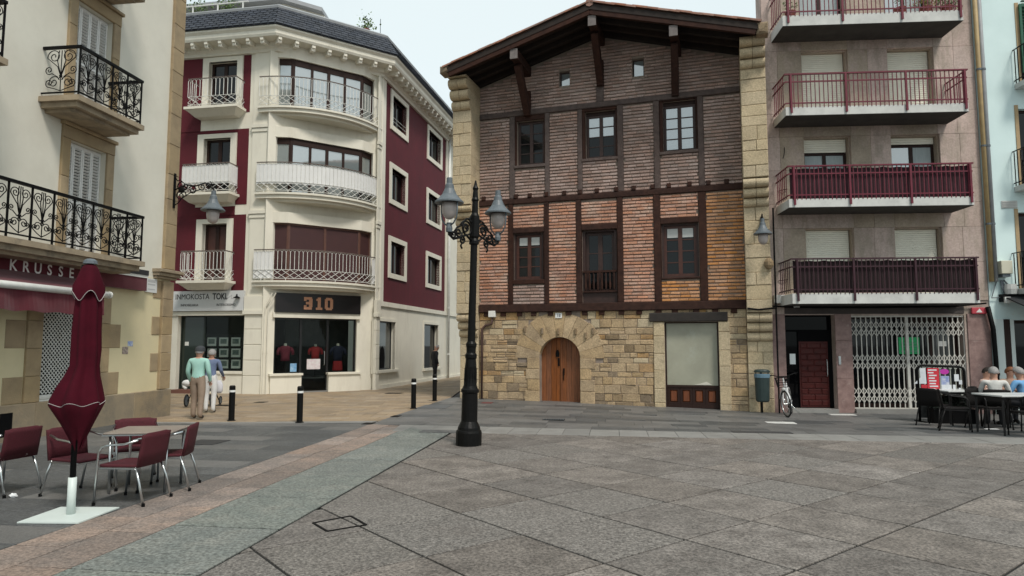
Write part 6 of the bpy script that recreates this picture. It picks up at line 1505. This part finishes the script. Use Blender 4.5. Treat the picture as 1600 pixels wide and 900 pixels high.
pl_ = root('planter_box', (sx0+.52, sy0-.33, zg(sx0,sy0)), -6, 'low black planter with dark leaves in front of the poster screen', 'planter')
obj('box', G().box(-.45,.45,-.16,.16,0,.34), iron, pl_, bevel=.015); g = G()
for k in range(420):
    c = Vector((random.uniform(-.44,.44), random.uniform(-.15,.15), random.uniform(.33,.62))); d = Vector((random.gauss(0,1),random.gauss(0,1),random.gauss(.4,.7))).normalized()*random.uniform(.05,.10); s_ = d.orthogonal()*.35
    g.add([c, c+d*.5+s_, c+d, c+d*.5-s_], [(0,1,2,3)])
obj('foliage', g, M('dark_leaf', (.018,.026,.016), (.05,.055,.045), 25, rough=.5), pl_)
obj('paper_napkin', G().slab([(-.14,-.06),(.12,-.09),(.16,.05),(-.08,.09)], 0, .004), M('napkin_white', (.72,.73,.73), rough=.9), None, (*gnd(1548,672,-.06), zg(*gnd(1548,672,-.06))+.014), label='white paper napkin on the ground under the terrace table', category='napkin')
# ================================================================ PEOPLE
m_skin = M('skin', (.42,.24,.17), (.37,.20,.14), 20, rough=.55)
m_hairg = M('grey_hair', (.30,.29,.28), (.20,.19,.185), 60, rough=.7); m_haird = M('dark_hair', (.025,.018,.014), rough=.6); m_hairr = M('auburn_hair', (.20,.075,.03), (.14,.05,.02), 40, rough=.6)
m_shoe = M('dark_shoes', (.02,.018,.017), rough=.5)
def hand(g, wr, d, up_, s, hold=.5):
    """palm and five unequal bent fingers at wrist wr, pointing along d; up_ = back of the hand; s = side of the thumb"""
    wr, d, up_ = Vector(wr), Vector(d).normalized(), Vector(up_); up_ = (up_-d*up_.dot(d)).normalized(); sd_ = d.cross(up_)*s
    for k, (off, ln) in enumerate(((.030,.070),(.011,.080),(-.009,.074),(-.027,.058))):
        b = wr+d*.075+sd_*off; g.tube([b, b+d*ln*.45-up_*ln*.12*hold*2, b+d*ln*.7-up_*ln*.5*hold*1.4, b+d*ln*.75-up_*ln*.85*hold*1.3], [.0095,.009,.008,.006], 6)
    b = wr+d*.03+sd_*.030; g.tube([b, b+d*.025+sd_*.022, b+d*.055+sd_*.022-up_*.012], [.011,.010,.007], 6)
def person(loc, rz, J, mats, label, hair=None, hats=None, hold=.5, group=None, tune=1.0):
    """J: joints (x right, y back, z up; the person faces -y). mats: skin, top, trousers, shoes, sleeve(skin or top) for forearms"""
    o = root('person', loc, rz, label, 'person', group)
    nodes = []; edges = []; idx = {}
    def nd(n, p, r): idx[n] = len(nodes); nodes.append((Vector(p), r))
    def ed(a, b, m): edges.append((idx[a], idx[b], m))
    pel = Vector(J['pelvis']); che = Vector(J['chest']); nk = Vector(J['neck']); hd = Vector(J['head'])
    nd('pel', pel, (.150,.115)); nd('waist', pel.lerp(che,.45), (.145,.110)); nd('che', che, (.165,.115)); nd('sh', che.lerp(nk,.6), (.135,.085)); nd('nk', nk, (.055,.055)); nd('chin', nk.lerp(hd,.35)+(hd-nk)*.05, (.066,.078)); nd('hd', hd, (.080,.098)); nd('top', hd+(hd-nk).normalized()*.075, (.062,.075))
    ed('pel','waist',2 if J.get('tuck') else 1); ed('waist','che',1); ed('che','sh',1); ed('sh','nk',0); ed('nk','chin',0); ed('chin','hd',0); ed('hd','top',0)
    for s, S_ in ((1,'r'),(-1,'l')):
        nd('s'+S_, J['s'+S_], (.068,.066)); nd('e'+S_, J['e'+S_], (.047,.047)); nd('w'+S_, J['w'+S_], (.030,.034))
        dd = (Vector(J['w'+S_])-Vector(J['e'+S_])).normalized(); nd('p'+S_, Vector(J['w'+S_])+dd*.07, (.034,.020))
        ed('sh','s'+S_,1); ed('s'+S_,'e'+S_,1); ed('e'+S_,'w'+S_,J.get('fore',1)); ed('w'+S_,'p'+S_,0)
        nd('h'+S_, J['h'+S_], (.098,.098)); nd('k'+S_, J['k'+S_], (.064,.066)); nd('a'+S_, J['a'+S_], (.048,.050)); nd('t'+S_, J['t'+S_], (.040,.034))
        ed('pel','h'+S_,2); ed('h'+S_,'k'+S_,2); ed('k'+S_,'a'+S_,J.get('shin',2)); ed('a'+S_,'t'+S_,3)
    me = bpy.data.meshes.new('skel'); me.from_pydata([n[0] for n in nodes], [(a,b) for a,b,_ in edges], [])
    t = bpy.data.objects.new('skel', me); COL.objects.link(t)
    sk = t.modifiers.new('skin','SKIN'); sk.branch_smoothing = .6; t.modifiers.new('sub','SUBSURF').levels = 2
    if not me.skin_vertices: me.skin_vertices.new() if hasattr(me.skin_vertices, 'new') else None
    for i, (_, r) in enumerate(nodes):
        sv = me.skin_vertices[0].data[i]; sv.radius = (r[0]*tune, r[1]*tune); sv.use_root = (i == 0)
    em = bpy.data.meshes.new_from_object(t.evaluated_get(bpy.context.evaluated_depsgraph_get())); bpy.data.objects.remove(t)
    g = G(); g.v = [tuple(v.co) for v in em.vertices]; 
    segs = [(nodes[a][0], nodes[b][0], max(nodes[a][1]), m) for a, b, m in edges]
    for p in em.polygons:
        c = p.center; best = None
        for a, b, r, m in segs:
            ab = b-a; k = max(0, min(1, (c-a).dot(ab)/max(1e-6, ab.length_squared))); d = (c-(a+ab*k)).length/ (r+.02)
            if best is None or d < best[0]: best = (d, m, k)
        m = best[1]
        if m != 0 and c.z > nk.z-.015: m = 0
        g.f.append(tuple(p.vertices)); g.m.append(m)
    g.k = 0
    for s, S_ in ((1,'r'),(-1,'l')):
        d = Vector(J['w'+S_])-Vector(J['e'+S_]); hand(g, J['w'+S_], d, J.get('hup', (0,-.4,1)), s if J.get('thumb',1) > 0 else -s, hold)
    up_ = (hd-nk).normalized(); fwd = Vector(J.get('look', (0,-1,0))).normalized(); sd_ = up_.cross(fwd).normalized()
    nz_ = hd+fwd*.095-up_*.005; g.tube([nz_+up_*.025-fwd*.01, nz_+fwd*.012-up_*.008, nz_-up_*.02], [.010,.016,.010], 6)
    for s in (-1,1): g.ball(hd+sd_*s*.082-up_*.005, .026, 8, 5, (.6,.6,1.1))
    bpy.data.meshes.remove(em)
    body = obj('body', g, mats, o, smooth=True)
    mt = Matrix.Translation(hd) @ Matrix((sd_, -fwd, up_)).transposed().to_4x4()      # head frame: x side, -y face
    ey = G()
    if hair:
        hg = G(); n, m_ = 16, 8
        for i in range(m_+1):
            a = math.pi*.5*i/m_*1.25
            for k in range(n):
                b = 2*math.pi*k/n; y = math.sin(a)*math.sin(b); z = math.cos(a)
                low = .0 if y > -.3 else .35
                zz = max(z, -.30+low*1.0) if y > -.35 else max(z, .42)
                hg.v.append((.090*math.sin(a)*math.cos(b)*1.06, .108*y*1.04, .112*zz+.012+random.uniform(-.004,.004)))
        for i in range(m_):
            for k in range(n): hg.f.append((i*n+k, (i+1)*n+k, (i+1)*n+(k+1)%n, i*n+(k+1)%n)); hg.m.append(0)
        obj('hair', hg.xf(mt), hair, o, smooth=True)
    if hats:
        hg = G(); hg.lathe([(.104,.0),(.106,.03),(.10,.075),(.07,.115),(.02,.128)], 18, (0,.0,.02), sy=1.12); hg.slab([(.085*math.cos(a), -.10+.0-.09*math.sin(a)) for a in [math.pi-math.pi*k/8 for k in range(9)][::-1]][::-1], .022, .030)
        obj('cap', hg.xf(mt), hats, o, smooth=False)
    for s in (-1,1):
        ey.ball((s*.032,-.088,.012), .011, 8, 5, (1.2,.6,.7))
    obj('eyes', ey.xf(mt), iron, o); obj('mouth', G().ball((0,-.088,-.055), .022, 8, 4, (1,.4,.22)).xf(mt), M('lips', (.30,.10,.09), rough=.5), o)
    return o
def standing(h=1.66, stride=.10, arm_fwd=.0):
    k = h/1.70
    J = dict(pelvis=(0,0,.93*k), chest=(0,-.01,1.22*k), neck=(0,-.015,1.425*k), head=(0,-.035,1.545*k))
    for s, S_, st_ in ((1,'r',stride),(-1,'l',-stride)):
        J['s'+S_] = (s*.185*k,0,1.36*k); J['e'+S_] = (s*.245*k,.02-arm_fwd*.3,1.09*k); J['w'+S_] = (s*.235*k,-.05-arm_fwd,.88*k+arm_fwd*.35)
        J['h'+S_] = (s*.09*k,0,.86*k); J['k'+S_] = (s*.10*k,-st_*.6-.02,.48*k); J['a'+S_] = (s*.10*k,-st_*.7+.02,.09*k); J['t'+S_] = (s*.115*k,-st_*.7-.12,.045*k)
    J['hup'] = (0,0,1)
    return J
def seated(h=1.2, lean=0, reach=.28, arm_z=.80):
    J = dict(pelvis=(0,.02,.53), chest=(0,.02-lean*.5,.80), neck=(0,.0-lean,1.00), head=(0,-.025-lean*1.15,1.145))
    for s, S_ in ((1,'r'),(-1,'l')):
        J['s'+S_] = (s*.18,0-lean*.85,.95); J['e'+S_] = (s*.26,-.08-lean,.70); J['w'+S_] = (s*.15,-reach-.08-lean,arm_z)
        J['h'+S_] = (s*.09,.0,.50); J['k'+S_] = (s*.12,-.40,.50); J['a'+S_] = (s*.12,-.38,.10); J['t'+S_] = (s*.13,-.52,.05)
    return J
C_ = lambda n, c, c2=None: M(n, c, c2 or tuple(v*.8 for v in c), 9, rough=.85, bump=.15, bscale=25)
mint, beige, white_t, blue_c = C_('mint_sweatshirt', (.36,.60,.53), (.31,.54,.48)), C_('beige_trousers', (.30,.225,.17), (.24,.18,.135)), C_('white_trousers', (.68,.68,.67), (.6,.6,.6)), C_('blue_denim_shirt', (.15,.19,.30), (.11,.15,.25))
x, y = gnd(307, 656, 0)
J = standing(1.64, .07, .05)
person((x, y, zg(x,y)+.012), 180, J, [m_skin, mint, beige, m_shoe], 'man in mint sweatshirt, beige trousers and dark cap seen from behind', m_hairg, C_('dark_grey_cap', (.045,.05,.055)), tune=1.1)
x2, y2 = gnd(327, 646, 0)
J = standing(1.58, .05, .22)
person((x2, y2, zg(x2,y2)+.012), 188, J, [m_skin, blue_c, white_t, m_shoe], 'person in blue shirt and white trousers half hidden beside the man in mint', m_hairg, None, hold=1.0)
# pushchair in front of them
qx, qy = gnd(310, 636, 0)
pc = root('pushchair', (qx, qy+.25, zg(qx,qy)+.008), 6, 'black pushchair with white blanket ahead of the man in mint', 'pushchair')
for sx in (-1,1):
    for sy, r_ in ((.42,.12),(-.28,.17)):
        wv = obj('wheel', G().tube([(sx*.33, sy+(r_-.02)*math.cos(2*math.pi*k/24), r_+(r_-.02)*math.sin(2*math.pi*k/24)) for k in range(24)], .02, 6, closed=True), m_tyre, pc, smooth=True)
        obj('rim', G().lathe([(r_-.04,-.01),(r_-.04,.01)], 14).xf(Matrix.Translation((sx*.33,sy,r_)) @ Matrix.Rotation(math.pi/2,4,'Y')), iron_g, wv)
    obj('frame_tube', G().tube([(sx*.30,.42,.10),(sx*.27,.05,.45),(sx*.26,-.30,.80),(sx*.24,-.45,.98)], .014, 6), iron, pc, smooth=True); obj('frame_tube', G().tube([(sx*.30,-.28,.15),(sx*.27,.05,.45)], .013, 6), iron, pc)
obj('handle', G().tube([(-.24,-.45,.98),(-.1,-.48,1.0),(.1,-.48,1.0),(.24,-.45,.98)], .018, 8), iron, pc, smooth=True)
obj('seat', G().slab([(-.2,-.12),(.2,-.12),(.2,.30),(-.2,.30)], .40, .46).box(-.2,.2,-.16,-.10,.42,.85), C_('black_fabric', (.02,.02,.022)), pc)
g = G(); n = 10
for i in range(n+1):
    a = math.pi*.62*i/n; 
    for xx in (-.22,-.2,.2,.22): g.v.append((xx, -.14+.34*(1-math.cos(a))*.6, .80+.22*math.sin(a) - (.06 if abs(xx) > .21 else 0)))
for i in range(n):
    for j in range(3): g.f.append((i*4+j, i*4+j+1, (i+1)*4+j+1, (i+1)*4+j)); g.m.append(0)
o = obj('hood', g, C_('black_hood', (.018,.018,.02)), pc, smooth=True); o.modifiers.new('solid','SOLIDIFY').thickness = .01
obj('basket', G().box(-.22,.22,-.2,.25,.16,.30), C_('basket_cloth', (.03,.03,.032)), pc)
bag = root('carrier_bag', (*gnd(341,640,0), .42), 0, 'pale carrier bag hanging from the arm of the person in blue', 'bag')
obj('bag_body', G().lathe([(.06,0),(.10,.06),(.10,.22),(.05,.33)], 12, sy=.6), C_('pale_bag', (.62,.62,.66)), bag, smooth=True); obj('bag_handle', G().tube([(-.04,0,.32),(-.05,0,.46),(0,0,.52),(.05,0,.46),(.04,0,.32)], .008, 5), white_p, bag)
bl = root('white_blanket', (*gnd(291,640,0), .60), 0, 'white blanket bundle at the left side of the pushchair', 'blanket')
obj('cloth', G().ball((0,0,.08), .11, 10, 7, (1.3,.9,.8)), white_t, bl, smooth=True); obj('cloth_fold', G().tube([(-.10,0,.05),(-.06,-.04,-.02),(.0,-.05,-.06)], .04, 7), white_t, bl, smooth=True)
# dark figure at the alley window
x, y = gnd(679, 599.5, 0); J = standing(1.66, .09, .0)
J['neck'] = (0,-.05,1.40); J['head'] = (0,-.09,1.53)
blk = C_('black_coat', (.014,.014,.017)); person((x, y, zg(x,y)+.01), 120, J, [m_skin, blk, blk, m_shoe], 'distant person in black clothes looking into the alley shop window', m_hairg, None, tune=1.3)
# four people round the terrace table
lw = C_('white_vest', (.62,.61,.58)); pkt = C_('pale_pink_shirt', (.55,.40,.34)); tan_t = C_('tan_top', (.34,.25,.19)); bl_t = C_('sky_blue_shirt', (.16,.36,.62)); dk_t = C_('dark_trousers', (.03,.03,.035))
def sit(px, py, Y, rz, J, mats, lab, hair):
    X = (px-800)/FPX*Y*.992; z = zg(X, Y)+.01
    cafe_chair((X, Y, z), rz, 'dark chair under the '+lab.split(',')[0].split(' behind')[0], DG, m_dkw, m_dkf, .80)
    return person((X, Y, z), rz, J, mats, lab, hair, group='people at the terrace table')
sit(1554, 0, 14.05, 150, dict(seated(lean=.06), fore=0), [m_skin, lw, dk_t, m_shoe], 'grey-haired person in a white vest, back to the square', m_hairg)
sit(1537, 0, 15.45, 35, dict(seated(lean=.05), fore=0), [m_skin, pkt, dk_t, m_shoe], 'dark-haired man in a pale shirt, seated behind the terrace table', m_haird)
sit(1577, 0, 15.45, -8, dict(seated(lean=.02), fore=0, look=(.6,-1,0)), [m_skin, tan_t, dk_t, m_shoe], 'auburn-haired person in a tan top behind the terrace table', m_hairr)
sit(1599, 0, 14.05, 200, dict(seated(lean=.05), fore=0), [m_skin, bl_t, dk_t, m_shoe], 'grey-haired person in a sky-blue shirt at the right edge', m_hairg)
# glasses on the tables
for (tx, ty, k, lab) in ((10.75,14.62,0,'short glass at the left of the occupied terrace table'),(11.05,14.8,1,'tall white cup in the middle of the occupied terrace table')):
    o = root('drinking_glass', (tx, ty, zg(10.95,14.75)+.010+.745), 0, lab, 'glass'); obj('glass_body', G().lathe([(.028,0),(.036,.11+.03*k),(.033,.11+.03*k),(.026,.01)], 12), glass_c if k == 0 else white_p, o); obj('drink', G().lathe([(.025,.008),(.030,.07),(.0,.071)], 12), M('beer', (.45,.25,.05), rough=.2), o)
